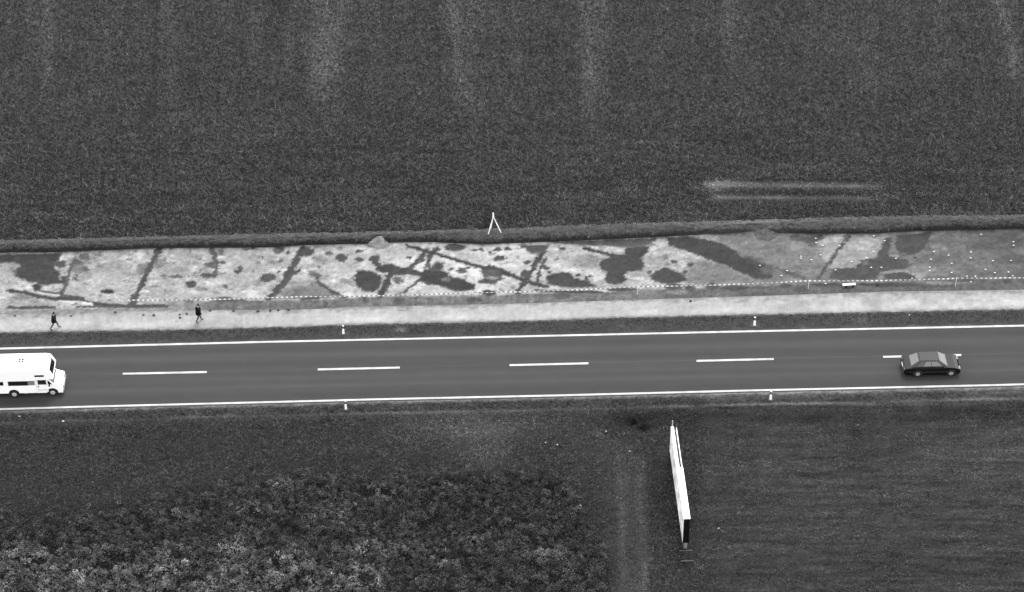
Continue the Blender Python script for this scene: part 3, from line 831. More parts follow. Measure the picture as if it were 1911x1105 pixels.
def cyl(bm, p0, p1, r0, r1=None, n=10):
    p0 = Vector(p0); p1 = Vector(p1); d = p1 - p0
    q = d.to_track_quat('Z', 'Y').to_matrix().to_4x4()
    bmesh.ops.create_cone(bm, cap_ends=True, segments=n, radius1=r0, radius2=r0 if r1 is None else r1, depth=d.length,
                          matrix=Matrix.Translation((p0 + p1) / 2) @ q)


def prism(bm, prof, y0, y1):
    a = [bm.verts.new((x, y0, z)) for x, z in prof]; b = [bm.verts.new((x, y1, z)) for x, z in prof]
    bm.faces.new(a); bm.faces.new(b[::-1])
    for i in range(len(prof)):
        j = (i + 1) % len(prof)
        bm.faces.new((a[i], b[i], b[j], a[j]))


def frustum(bm, base, top):
    """base/top: four points each, ordered"""
    a = [bm.verts.new(p) for p in base]; b = [bm.verts.new(p) for p in top]
    bm.faces.new(a[::-1]); bm.faces.new(b)
    for i in range(4):
        j = (i + 1) % 4
        bm.faces.new((a[i], a[j], b[j], b[i]))


def pane(name, q, ins, mat, parent, out=.006, th=.012):
    """thin solid pane on the quad q (4 points), inset (u0,u1,v0,v1) fractions, standing out of it"""
    q = [Vector(p) for p in q]
    def at(u, v): return (q[0] * (1 - u) + q[1] * u) * (1 - v) + (q[3] * (1 - u) + q[2] * u) * v
    u0, u1, v0, v1 = ins
    c = [at(u0, v0), at(u1, v0), at(u1, v1), at(u0, v1)]
    nrm = (c[1] - c[0]).cross(c[3] - c[0]).normalized()
    bm = bmesh.new()
    frustum(bm, [p + nrm * (out - th) for p in c], [p + nrm * out for p in c])
    return fin(name, bm, mat, parent)


def wheel(parent, x, y, r, wd, rim_mat, side):
    bm = bmesh.new(); cyl(bm, (x, y - wd / 2, r), (x, y + wd / 2, r), r, n=28)
    wh = fin("wheel", bm, M_RUBBER, parent, .025, 2, True)
    bm = bmesh.new(); ys = y + side * (wd / 2 - .005)
    cyl(bm, (x, ys, r), (x, ys + side * .018, r), r * .60, r * .52, 20)
    fin("rim", bm, rim_mat, wh)
    bm = bmesh.new(); cyl(bm, (x, ys + side * .02, r), (x, ys + side * .034, r), r * .17, n=10)
    fin("hub_cap", bm, M_GREYP, wh)


pa, pb = G(300, 695.9, ZR), G(1720, 664.1, ZR)
ROAD_A = math.atan2(pb[1] - pa[1], pb[0] - pa[0])


def place_by(pxy, local, rz, z):
    """location that brings local point (lx,ly) to photo position pxy at height z"""
    p = G(pxy[0], pxy[1], z)
    c, s = math.cos(rz), math.sin(rz)
    return (p[0] - (c * local[0] - s * local[1]), p[1] - (s * local[0] + c * local[1]), z)


# ------------------------------------------------------------------ motorhome  (x forward, front bumper at x=0, near side -y)
loc = place_by((99.5, 738), (-.82, -.92), ROAD_A, ZR)
t = empty("motorhome", loc, ROAD_A, "white motorhome with a bed over the cab, driving at the left edge of the road", "motorhome")
hw = 1.05
bm = bmesh.new()
prism(bm, [(-5.7, .42), (-2.05, .42), (-2.05, 1.78), (-.62, 1.78), (-.60, 1.90), (-.92, 2.56), (-1.25, 2.66), (-5.55, 2.66), (-5.7, 2.5)], -hw, hw)
body = fin("body", bm, M_WHITE, t, .05, 3)
bm = bmesh.new()
prism(bm, [(-2.06, .30), (-.02, .30), (.0, .55), (-.06, .86), (-.62, 1.08), (-1.22, 1.79), (-2.06, 1.79)], -.93, .93)
cab = fin("cab", bm, M_WHITE, t, .06, 3)
bm = bmesh.new(); bx(bm, (-.02, 0, .42), (.14, 1.84, .22)); fin("bumper", bm, M_GREYP, t, .03)
pane("windscreen", [(-.62, -.86, 1.10), (-.62, .86, 1.10), (-1.20, .80, 1.77), (-1.20, -.80, 1.77)], (.03, .97, .06, .95), M_GLASS, t, .02)
pane("front_bed_window", [(-.60, -.95, 1.90), (-.60, .95, 1.90), (-.92, .95, 2.56), (-.92, -.95, 2.56)], (.12, .88, .16, .86), M_GLASS, t, .014)
for s in (-1, 1):
    def q(x0, x1, z0, z1, y):
        return [(x0, y, z0), (x1, y, z0), (x1, y, z1), (x0, y, z1)] if s < 0 else [(x1, y, z0), (x0, y, z0), (x0, y, z1), (x1, y, z1)]
    Y = s * hw
    pane("bed_side_window", q(-2.02, -1.30, 2.05, 2.22, Y), (0, 1, 0, 1), M_GLASS, t, .012)
    wq = q(-4.1, -2.62, 1.22, 1.62, Y)
    fr = pane("window_frame", [wq[0], wq[1], wq[2], wq[3]], (-.03, 1.03, -.08, 1.08), M_GREYP, t, .008)
    pane("window_pane", wq, (0, 1, 0, 1), M_GLASS, fr, .02)
    pane("side_panel", q(-2.58, -2.08, 1.22, 1.66, Y), (0, 1, 0, 1), M_GREYP, t, .007)
    pane("rear_window", q(-5.35, -4.5, 1.25, 1.62, Y), (0, 1, 0, 1), M_GLASS, t, .014)
    Yc = s * .93
    d = pane("cab_door", q(-1.98, -1.12, .42, 1.70, Yc), (0, 1, 0, 1), M_WHITE, t, .012, .02)
    pane("door_window", q(-1.88, -1.22, 1.16, 1.62, Yc), (0, 1, 0, 1), M_GLASS, d, .020)
    bm = bmesh.new(); bx(bm, (-1.86, Yc + s * .022, .98), (.07, .03, .12)); fin("handle", bm, M_BLACK, d)
    bm = bmesh.new(); bx(bm, (-1.55, Yc + s * .02, .62), (.72, .02, .035)); fin("trim_strip", bm, M_GREYP, d)
    pane("quarter_window", [(-1.10, Yc, 1.18), (-.76, Yc, 1.18), (-1.02, Yc, 1.50), (-1.10, Yc, 1.60)] if s < 0 else
         [(-.76, Yc, 1.18), (-1.10, Yc, 1.18), (-1.10, Yc, 1.60), (-1.02, Yc, 1.50)], (0, 1, 0, 1), M_GLASS, t, .012)
    bm = bmesh.new(); bx(bm, (-.98, s * 1.08, 1.22), (.10, .20, .24)); fin("mirror", bm, M_BLACK, t, .02)
    bm = bmesh.new(); bx(bm, (-.015, s * .66, .70), (.06, .30, .17)); fin("headlight", bm, M_LAMP, t, .02)
    bm = bmesh.new(); cyl(bm, (-.82, s * .90, .33), (-.82, s * .938, .33), .43, n=28); fin("wheel_arch", bm, M_BLACK, t)
    bm = bmesh.new(); cyl(bm, (-3.78, s * 1.0, .38), (-3.78, s * 1.056, .38), .42, n=28); fin("wheel_arch", bm, M_BLACK, t)
    wheel(t, -.82, s * .86, .32, .20, M_RIM, s)
    wheel(t, -3.78, s * .98, .32, .20, M_RIM, s)
    bm = bmesh.new(); bx(bm, (-2.88, s * .9, .33), (.34, .10, .18)); fin("underfloor_locker", bm, M_GREYP, t, .02)
    bm = bmesh.new(); bx(bm, (-5.71, s * .86, .78), (.03, .16, .34)); fin("tail_light", bm, M_TAIL, t)
bm = bmesh.new(); bx(bm, (-3.3, 0, .40), (4.6, 1.5, .18)); fin("chassis", bm, M_BLACK, t)
bm = bmesh.new(); bx(bm, (-3.1, .12, 2.70), (.50, .50, .09)); rv = fin("roof_vent", bm, M_WHITEP, t, .02)
for (dx, dy) in ((-.12, -.12), (.12, -.12), (-.12, .12), (.12, .12)):
    bm = bmesh.new(); bx(bm, (-3.1 + dx, .12 + dy, 2.752), (.17, .17, .016)); fin("vent_pane", bm, M_BLACK, rv)
bm = bmesh.new(); bx(bm, (-4.75, .1, 2.71), (.6, .45, .10)); fin("roof_hatch", bm, M_WHITEP, t, .03)
bm = bmesh.new(); bx(bm, (-.31, 0, 1.03), (.02, 1.3, .02)); fin("wiper", bm, M_BLACK, t)

# ------------------------------------------------------------------ dark car
loc = place_by((1743, 702.3), (.19, -.80), ROAD_A, ZR)
M_CTRIM = mat_plain("dark_trim", .02, .6, .3); M_CRIM = mat_plain("dull_rim", .24, .4, .5)
t = empty("car", loc, ROAD_A, "dark saloon car driving right over the centre dash at the right of the road", "car")
hw = .85
bm = bmesh.new()
prism(bm, [(-2.16, .34), (-2.24, .52), (-2.22, .70), (-2.10, .86), (-1.72, .93), (-.6, .95), (.7, .94), (1.22, .92), (1.75, .85), (2.08, .74),
           (2.20, .58), (2.20, .38), (2.08, .22), (-1.95, .22)], -hw, hw)
fin("body", bm, M_CARP, t, .075, 4)
b_ = [(-1.72, -.76, .925), (1.20, -.76, .915), (1.20, .76, .915), (-1.72, .76, .925)]
r_ = [(-1.02, -.56, 1.40), (.50, -.56, 1.40), (.50, .56, 1.40), (-1.02, .56, 1.40)]
bm = bmesh.new(); frustum(bm, b_, r_); fin("cabin", bm, M_CARP, t, .08, 4)
bm = bmesh.new(); bx(bm, (-.26, 0, 1.405), (1.42, 1.02, .02)); fin("roof", bm, mat_plain("car_roof_paint", .014, .5, .3), t, .01)  # roof panel slightly paler and rougher than the body paint
pane("windscreen", [b_[1], b_[2], r_[2], r_[1]], (.06, .94, .06, .93), M_SHEEN, t, .012)
pane("rear_window", [b_[3], b_[0], r_[0], r_[3]], (.08, .92, .10, .92), M_SHEEN, t, .012)
for s, Q in ((-1, [b_[0], b_[1], r_[1], r_[0]]), (1, [b_[2], b_[3], r_[3], r_[2]])):
    spans = ((.14, .32), (.34, .56), (.585, .86)) if s < 0 else ((.14, .415), (.44, .66), (.68, .86))
    for (u0, u1) in spans:
        pane("side_window", Q, (u0, u1, .14, .86), M_SHEEN if (u1 - u0) > .2 else M_GLASS, t, .010)
    bm = bmesh.new(); bx(bm, (.92, s * .90, .98), (.10, .16, .11)); fin("mirror", bm, M_CARP, t, .03)
    bm = bmesh.new(); bx(bm, (-.3, s * .852, .50), (3.1, .02, .07)); fin("side_moulding", bm, M_CTRIM, t)
    for xw in (-1.12, 1.50):
        bm = bmesh.new(); cyl(bm, (xw, s * .83, .33), (xw, s * .856, .33), .38, n=26); fin("wheel_arch", bm, M_BLACK, t)
        wheel(t, xw, s * .775, .305, .18, M_CRIM, s)
    bm = bmesh.new(); bx(bm, (2.13, s * .58, .64), (.16, .36, .13)); fin("headlight", bm, M_LAMP, t, .02)
    bm = bmesh.new(); bx(bm, (-2.20, s * .62, .72), (.08, .32, .14)); fin("tail_light", bm, M_TAIL, t, .02)
    bm = bmesh.new(); bx(bm, (.25, s * .855, .80), (.16, .025, .03)); fin("door_handle", bm, M_BLACK, t)
    bm = bmesh.new(); bx(bm, (-.75, s * .855, .80), (.16, .025, .03)); fin("door_handle", bm, M_BLACK, t)
bm = bmesh.new(); bx(bm, (2.19, 0, .42), (.12, 1.62, .17)); fin("bumper", bm, M_CTRIM, t, .04)
bm = bmesh.new(); bx(bm, (-2.21, 0, .44), (.14, 1.62, .19)); fin("bumper", bm, M_CTRIM, t, .04)
bm = bmesh.new(); bx(bm, (2.20, 0, .64), (.03, .74, .10)); fin("grille", bm, M_BLACK, t)
bm = bmesh.new(); bx(bm, (-2.245, 0, .62), (.02, .50, .11)); fin("number_plate", bm, M_WHITEP, t)

# ------------------------------------------------------------------ billboard
HT = 2.95
f0 = G(1282, 969, HT); b0 = G(1257.5, 797, HT)
ax = Vector((b0[0] - f0[0], b0[1] - f0[1], 0)); LEN = ax.length
rz = math.atan2(ax.y, ax.x)           # local +x runs from the front end back to the road, local +y = photo left
t = empty("billboard", (f0[0], f0[1], 0), rz, "long white double-sided billboard standing end-on in the meadow", "billboard")
M_POST = mat_plain("faded_poster", .62, .7, .2, .75, 1.6)
bm = bmesh.new(); bx(bm, (LEN / 2, .20, 1.77), (LEN, .05, 2.36)); pl = fin("panel", bm, M_WHITE, t, .008)
tag(pl, "poster side facing left")
for k in range(4):
    x0 = .25 + k * (LEN - .4) / 4
    bm = bmesh.new(); bx(bm, (x0 + (LEN - .4) / 8, .2285, 1.70), ((LEN - .4) / 4 - .12, .007, 1.95)); fin("poster", bm, M_POST, pl)
bm = bmesh.new(); bx(bm, (LEN * .29 + .0, -.20, 1.77), (LEN * .58, .05, 2.36)); p2 = fin("panel", bm, M_WHITE, t, .008)
bm = bmesh.new(); bx(bm, (LEN * .29, -.2285, 1.70), (LEN * .58 - .5, .007, 1.95)); fin("poster", bm, M_POST, p2)
bm = bmesh.new(); bx(bm, (LEN * .785, -.19, 1.75), (LEN * .42, .06, 2.34)); fin("panel", bm, M_WHITE, t, .008)
bm = bmesh.new(); bx(bm, (LEN * .275, 0, HT + .028), (LEN * .55, .50, .05)); fin("top_cap", bm, M_WHITE, t, .01)
bm = bmesh.new(); bx(bm, (LEN * .775, .12, HT + .028), (LEN * .45, .22, .05)); fin("top_cap", bm, M_WHITE, t, .01)
bm = bmesh.new(); bx(bm, (-.03, 0, 1.75), (.05, .44, 2.36)); fin("end_board", bm, mat_plain("black_board", .004, .9, .05), t)
for x in np.linspace(.35, LEN - .35, 6):
    for y in (.11, -.06):
        bm = bmesh.new(); bx(bm, (x, y, 1.45), (.10, .08, 2.9)); fin("post", bm, M_GREYP, t)
for z in (.9, 1.8, 2.7):
    bm = bmesh.new(); bx(bm, (LEN / 2, .02, z), (LEN - .2, .05, .07)); fin("rail", bm, M_GREYP, t)
bm = bmesh.new(); bx(bm, (LEN + .10, .10, 1.75), (.07, .07, 3.5)); fin("end_post", bm, M_STEEL, t)
for x in (-.30, -1.35):
    bm = bmesh.new(); bx(bm, (x, -.02, .03), (.10, .95, .10)); fin("ground_beam", bm, M_CONC, t)
bm = bmesh.new(); bx(bm, (-.03, 0, .30), (.06, .24, .60)); fin("post", bm, M_GREYP, t)

# ------------------------------------------------------------------ tripod on the bank
T0 = G(922, 434, z_berm(922) - .05)
AP = Vector(G(920.6, 411, 0)); AP = None
t = empty("tripod", T0, 0, "white wooden tripod standing on the bank above the dig", "tripod")
zt = 1.55
apex = Vector((-.06, .18, zt))
zz = .0
def rel(px, py): return Vector(G(px, py, T0[2])) - Vector(T0)
feet = [rel(911.3, 437.5), rel(935, 434.2), rel(915.5, 427.5)]
for i, fpt in enumerate(feet):
    bm = bmesh.new()
    mid = apex.lerp(fpt, .5)
    cyl(bm, apex + (fpt - apex).normalized() * .02, mid, .036, .040, 8)
    cyl(bm, mid - (fpt - apex).normalized() * .12, fpt, .050, .040, 8)
    lg = fin("leg", bm, M_WOODW, t)
    bm = bmesh.new(); cyl(bm, fpt + (apex - fpt).normalized() * .10, fpt - Vector((0, 0, .05)), .036, .008, 8); fin("foot_spike", bm, M_STEEL, lg)
bm = bmesh.new(); cyl(bm, apex - Vector((0, 0, .05)), apex + Vector((0, 0, .06)), .08, .07, 14); fin("head_plate", bm, M_WOODW, t)
bm = bmesh.new(); cyl(bm, apex + Vector((0, 0, .06)), apex + Vector((0, 0, .34)), .055, .05, 12); bx(bm, apex + Vector((0, 0, .30)), (.10, .09, .14)); fin("instrument", bm, M_WHITEP, t, .01)

# ------------------------------------------------------------------ roadside marker posts
t = empty("marker_post", (0, 0, 0), 0, "", "marker post", "white marker posts along the road")
bm = bmesh.new()
prism(bm, [(-.085, 0), (.085, 0), (.075, .58), (-.075, .62)], -.05, .05); fin("post", bm, M_WHITEP, t, .012)
bm = bmesh.new()
prism(bm, [(-.08, .615), (.08, .575), (.076, .82), (-.076, .86)], -.052, .052); bd = fin("black_band", bm, M_BLACK, t)
bm = bmesh.new(); bx(bm, (0, -.054, .72), (.05, .008, .16)); fin("reflector", bm, M_LAMP, bd)
bm = bmesh.new(); prism(bm, [(-.07, .862), (.07, .822), (.06, .87), (-.06, .91)], -.045, .045); fin("cap", bm, M_WHITEP, t, .015)
bm = bmesh.new()
bmesh.ops.create_uvsphere(bm, u_segments=14, v_segments=8, radius=1, matrix=Matrix.Diagonal((.22, .22, .04, 1)))
for v_ in bm.verts: v_.co.x += .03 * math.sin(7 * v_.co.y + v_.co.x * 5)
fin("footing", bm, M_CONC, t, smooth=True)
posts = [((641, 623.5), .07, "white marker post in the verge above the second centre dash from the left"),
         ((1408, 608), .07, "white marker post in the verge above the fourth centre dash"),
         ((645.5, 764), .0, "black-banded marker post at the near road edge, left of the two"),
         ((1438, 746), .0, "black-banded marker post at the near road edge behind the billboard")]
for i, (p, z, lab) in enumerate(posts):
    if i == 0:
        t.location = [float(q_) for q_ in G(p[0], p[1], z)]; t.rotation_euler = (0, 0, ROAD_A); t["label"] = lab
    else:
        copy_thing(t, G(p[0], p[1], z), ROAD_A, lab)

# ------------------------------------------------------------------ barrier tape on stakes
stakes = [(238, 560.4, False, "weathered stake at the left end of the barrier tape"),
          (560, 553.6, False, "weathered stake of the tape below the long slanting ditch"),
          (880, 546.3, False, "weathered stake of the tape below the dark pit with a light core"),
          (1189.7, 535.2, True, "white stake of the tape below the dark oval pit right of centre"),
          (1509.7, 524.0, True, "white stake of the tape left of the small bench"),
          (1785, 519.4, True, "white stake of the tape right of the small bench"),
          (2100, 512.4, False, "weathered stake at the right end of the barrier tape")]
first = None
M_STKW = mat_plain("whitewashed_wood", .5, .8, .2, .1, 9)
M_STK = mat_plain("weathered_wood", .11, .9, .1, .2, 12)
tops = []
for (px_, py_, white, lab) in stakes:
    p = G(px_, py_, .88)
    e = empty("stake", (p[0], p[1], 0), 0, lab, "stake", "stakes carrying the barrier tape")
    bm = bmesh.new(); cyl(bm, (0, 0, -.1), (0, 0, .98), .024 if white else .018, .020 if white else .016, 8)
    fin("pole", bm, M_STKW if white else M_STK, e)
    bm = bmesh.new(); cyl(bm, (0, 0, .84), (0, 0, .92), .028 if white else .022, n=8); fin("tape_knot", bm, M_WHITEP, e)
    tops.append(p)
V = []; F = []; MI = []
per, k = .385, 0
for i in range(len(tops) - 1):
    a, b = Vector(tops[i]), Vector(tops[i + 1])
    L = (b - a).length; nseg = int(L / per * 2)
    d = (b - a).normalized(); sd = Vector((-d.y, d.x, 0))
    for j in range(nseg):
        s0, s1 = j / nseg, (j + 1) / nseg
        q4 = []
        base = len(V)
        for s_ in (s0, s1):
            p = a.lerp(b, s_); p.z -= .10 * 4 * s_ * (1 - s_)
            p.z += .012 * math.sin(s_ * L * 2.3 + i)
            tw = .05 * math.sin(s_ * L * 1.1 + i * 2)
            for (yy, z_) in ((-.004, -.042), (.004, -.042), (.004, .042), (-.004, .042)):
                V.append(tuple(p + sd * (yy + tw * z_ * 8) + Vector((0, 0, z_))))
        for m_ in range(4):
            n_ = (m_ + 1) % 4
            F.append((base + m_, base + n_, base + 4 + n_, base + 4 + m_)); MI.append(j % 2)
me = bpy.data.meshes.new("barrier_tape"); me.from_pydata(V, [], F); me.update()
M_TAPE0 = mat_plain("tape_white", .66, .5, .3); M_TAPE1 = mat_plain("tape_stripe", .17, .5, .3)
o = link("barrier_tape", me, [M_TAPE0, M_TAPE1])
me.polygons.foreach_set("material_index", MI)
tag(o, "thin barrier tape in light and dark stripes strung along the foot of the dig", "barrier tape")

# ------------------------------------------------------------------ bench-like board on two dark supports
p = G(1584, 535, .02); p2_ = G(1596, 533.5, .02)
t = empty("bench", p, .10, "small pale board on two dark supports between the tape and the pale track", "bench")
bm = bmesh.new(); bx(bm, (0, 0, .24), (1.05, .22, .05)); fin("top", bm, M_WHITEP, t, .012)
for x in (-.24, .36):
    bm = bmesh.new(); bx(bm, (x, -.02, .10), (.16, .20, .22)); fin("leg", bm, M_BLACK, t, .015)

# ------------------------------------------------------------------ finds markers
bm = bmesh.new()
cyl(bm, (0, 0, -.14), (0, 0, .15), .012, .010, 6)
me_peg = bpy.data.meshes.new("peg"); bm.to_mesh(me_peg); bm.free(); me_peg.materials.append(M_STK)
bm = bmesh.new()
bx(bm, (0, 0, .15), (.125, .095, .02), Matrix.Rotation(math.radians(-25), 4, 'X'))
bmesh.ops.bevel(bm, geom=list(bm.edges), offset=.004, segments=1, affect='EDGES')
me_tag = bpy.data.meshes.new("tag_plate"); bm.to_mesh(me_tag); bm.free(); me_tag.materials.append(M_WHITEP)
mk4 = [(465, 250), (468, 280), (515, 300), (635, 303), (360, 378), (360, 392), (500, 368), (435, 402), (878, 232), (955, 268), (875, 343), (825, 388), (1035, 393),
       (860, 457), (932, 457), (607, 475), (68, 443), (262, 480), (222, 515), (1305, 345), (1285, 400), (1275, 480), (1275, 455), (1410, 370), (1432, 428), (1432, 493),
       (1568, 348), (1566, 390), (1725, 410), (1853, 408), (1870, 275), (1872, 300), (1672, 472), (1738, 495), (1835, 490), (1150, 535), (1568, 560), (1640, 222), (535, 572), (720, 415),
       (1540, 520), (1600, 520), (1420, 538), (1865, 518)]
zones = [(lambda x: x < 330, "small white finds marker in the grey soil left of the third white stake"),
         (lambda x: x < 560, "small white finds marker left of the thin ditch in the right half of the dig"),
         (lambda x: x < 800, "small white finds marker on the pale soil beside the thin ditch"),
         (lambda x: x < 1200, "small white finds marker on the dark filled pits above the small bench"),
         (lambda x: x < 1500, "small white finds marker in the grey soil right of the dark pits"),
         (lambda x: True, "small white finds marker in the grey soil at the right end of the dig")]
for (x, y) in mk4:
    q_ = C(4)((x, y + 6))
    lab = next(l for f, l in zones if f(x))
    e = empty("finds_marker", G(q_[0], q_[1], 0), RNG.uniform(-.5, .5), lab, "finds marker", "white finds markers in the dig")
    for nm, mm in (("peg", me_peg), ("tag_plate", me_tag)):
        c_ = bpy.data.objects.new(nm, mm); COL.objects.link(c_); c_.parent = e


# ------------------------------------------------------------------ clods, stones, soil heaps
def lump(name, r, seed, mat, sq=.65, mesh_only=False):
    bm = bmesh.new(); bmesh.ops.create_icosphere(bm, subdivisions=2, radius=1)
    rr = random.Random(seed); ph = [rr.uniform(0, 6) for _ in range(6)]
    for v_ in bm.verts:
        c = v_.co; k = 1 + .16 * math.sin(3 * c.x + ph[0]) + .14 * math.sin(4 * c.y + ph[1]) + .1 * math.sin(5 * c.z + ph[2]) + .05 * rr.uniform(-1, 1)
        v_.co = Vector((c.x * k * r, c.y * k * r * .8, c.z * k * r * sq))
    me = bpy.data.meshes.new(name); bm.to_mesh(me); bm.free(); me.materials.append(mat)
    return me


clods = [(1, 503, 722), (1, 1020, 715), (1, 1095, 718), (1, 1278, 713), (1, 1328, 706), (1, 1495, 683), (1, 1660, 685), (1, 820, 695), (1, 1280, 735), (1, 108, 721),
         (2, 120, 688), (2, 207, 683), (2, 262, 682), (2, 337, 678), (3, 1480, 692), (4, 905, 572)]
names = ["dark soil clod on the pale track just right of the left walker", "dark soil clod on the pale track, left of the close pair", "dark soil clod on the pale track, right of the close pair",
         "dark soil clod on the pale track left of the right walker", "faint dark clod on the pale track near the right walker's side", "dark soil clod just right of the right walker",
         "dark soil clod at the upper edge of the track right of the right walker", "flat dark clod at the track's upper edge between both walkers", "dark clod in the middle of the track left of the right walker",
         "dark soil clod at the left end of the pale track", "leftmost of the four clods in a row at the track's upper edge", "second of the four clods in a row at the track's upper edge",
         "third of the four clods in a row at the track's upper edge", "last of the four clods in a row at the track's upper edge", "lone dark clod on the right half of the pale track", "small dark clod in the strip right of the small bench"]
for i, ((n_, x, y), lab) in enumerate(zip(clods, names)):
    q_ = C(n_)((x, y))
    o = link("soil_clod", lump("soil_clod", RNG.uniform(.08, .13), i, M_CLOD), [])
    o.location = [float(a_) for a_ in G(q_[0], q_[1], .08)]; o.rotation_euler = (0, 0, i * 1.3)
    tag(o, lab, "soil clod", "dark soil clods along the pale track")
stones = [(1131, 805, "white stone in the grass left of the billboard's far end"), (1175, 842, "white stone beside the mown path left of the billboard"),
          (1341, 986, "white stone in the mown grass right of the billboard's near end"), (118, 786, "white stone at the ditch below the motorhome"),
          (36, 777, "pale stone at the road edge in the left corner of the meadow"), (1697, 588, "white stone in the verge above the dark car"), (1018, 826, "leftmost white stone of the pair in the pale meadow patch"),
          (1040, 830, "rightmost white stone of the pair in the pale meadow patch")]
for i, (x, y, lab) in enumerate(stones):
    o = link("stone", lump("stone", .065 if i != 3 else .09, 50 + i, M_STONE), [])
    o.location = [float(a_) for a_ in G(x, y, .14)]
    tag(o, lab, "stone", "white stones in the grass")


def heap(px_, py_, rx, ry, h, g, seed, lab):
    n = 40
    gx, gy = np.meshgrid(np.linspace(-1, 1, n), np.linspace(-1, 1, n))
    r = np.sqrt(gx ** 2 + gy ** 2)
    z = h * np.clip(1 - r, 0, 1) ** .8 * (1 + .5 * fbm(gx * 3, gy * 3, seed)) + .08 * fbm(gx * 8, gy * 8, seed + 1) * np.clip(1 - r, 0, 1)
    wob = 1 + .25 * fbm(gx * 2.5, gy * 2.5, seed + 2)
    V = np.stack([gx * rx * wob, gy * ry * wob, z - .03], -1).reshape(-1, 3)
    idx = np.arange(n * n).reshape(n, n)
    F = np.stack([idx[:-1, :-1], idx[:-1, 1:], idx[1:, 1:], idx[1:, :-1]], -1).reshape(-1, 4)
    tone = A(g + 20 * fbm(gx * 4, gy * 4, seed + 3)).reshape(-1)
    o = link("soil_heap", raw_mesh("soil_heap", V, F, tone), [M_SOILL], smooth=True)
    o.location = [float(a_) for a_ in G(px_, py_, 0)]
    return tag(o, lab, "soil heap", "soil heaps slumped over the bank")


heap(707, 454, .95, .80, .72, 176, 201, "pale heap of soil slumped over the bank left of the tripod")
heap(1429, 437, 1.0, .9, .42, 120, 205, "grey heap of soil slumped over the bank right of the tripod")


# ------------------------------------------------------------------ two small dark bushes below the road
def bush(px_, py_, r, h, seed, lab):
    p = G(px_, py_, 0)
    e = empty("bush", p, 0, lab, "bush", "dark bushes below the road")
    g = np.random.default_rng(seed); n = 420
    a = g.uniform(0, 2 * np.pi, n); u = g.uniform(0, 1, n); rad = r * np.sqrt(g.uniform(0, 1, n)) * (1.1 - .5 * u) * (1 + .35 * np.sin(3 * a + seed))
    cen = np.stack([rad * np.cos(a), rad * np.sin(a), h * (.1 + .9 * u * (1 - .4 * rad / r))], -1)
    d1 = g.normal(0, 1, (n, 3)); d1 /= np.linalg.norm(d1, axis=1)[:, None]
    d2 = np.cross(d1, g.normal(0, 1, (n, 3))); d2 /= np.linalg.norm(d2, axis=1)[:, None]
    ln = g.uniform(.05, .11, n)[:, None]; wl = ln * .35
    V = np.empty((n, 4, 3)); V[:, 0] = cen - d1 * ln; V[:, 1] = cen + d2 * wl; V[:, 2] = cen + d1 * ln; V[:, 3] = cen - d2 * wl
    link("foliage", raw_mesh("foliage", V.reshape(-1, 3), np.arange(n * 4).reshape(-1, 4), np.repeat(g.uniform(.012, .03, n), 4)), [M_LEAF], e)
    bm = bmesh.new()
    for k in range(4):
        b = k * 1.57 + seed; cyl(bm, (0, 0, -.05), (r * .5 * math.cos(b), r * .5 * math.sin(b), h * .7), .018, .007, 6)
    fin("stem", bm, M_STEM, e)


bush(1183, 788, .26, .5, 3, "taller dark bush in the ditch left of the billboard's far end")
bush(1201, 798, .42, .32, 4, "low dark bush right beside the taller one in the ditch")


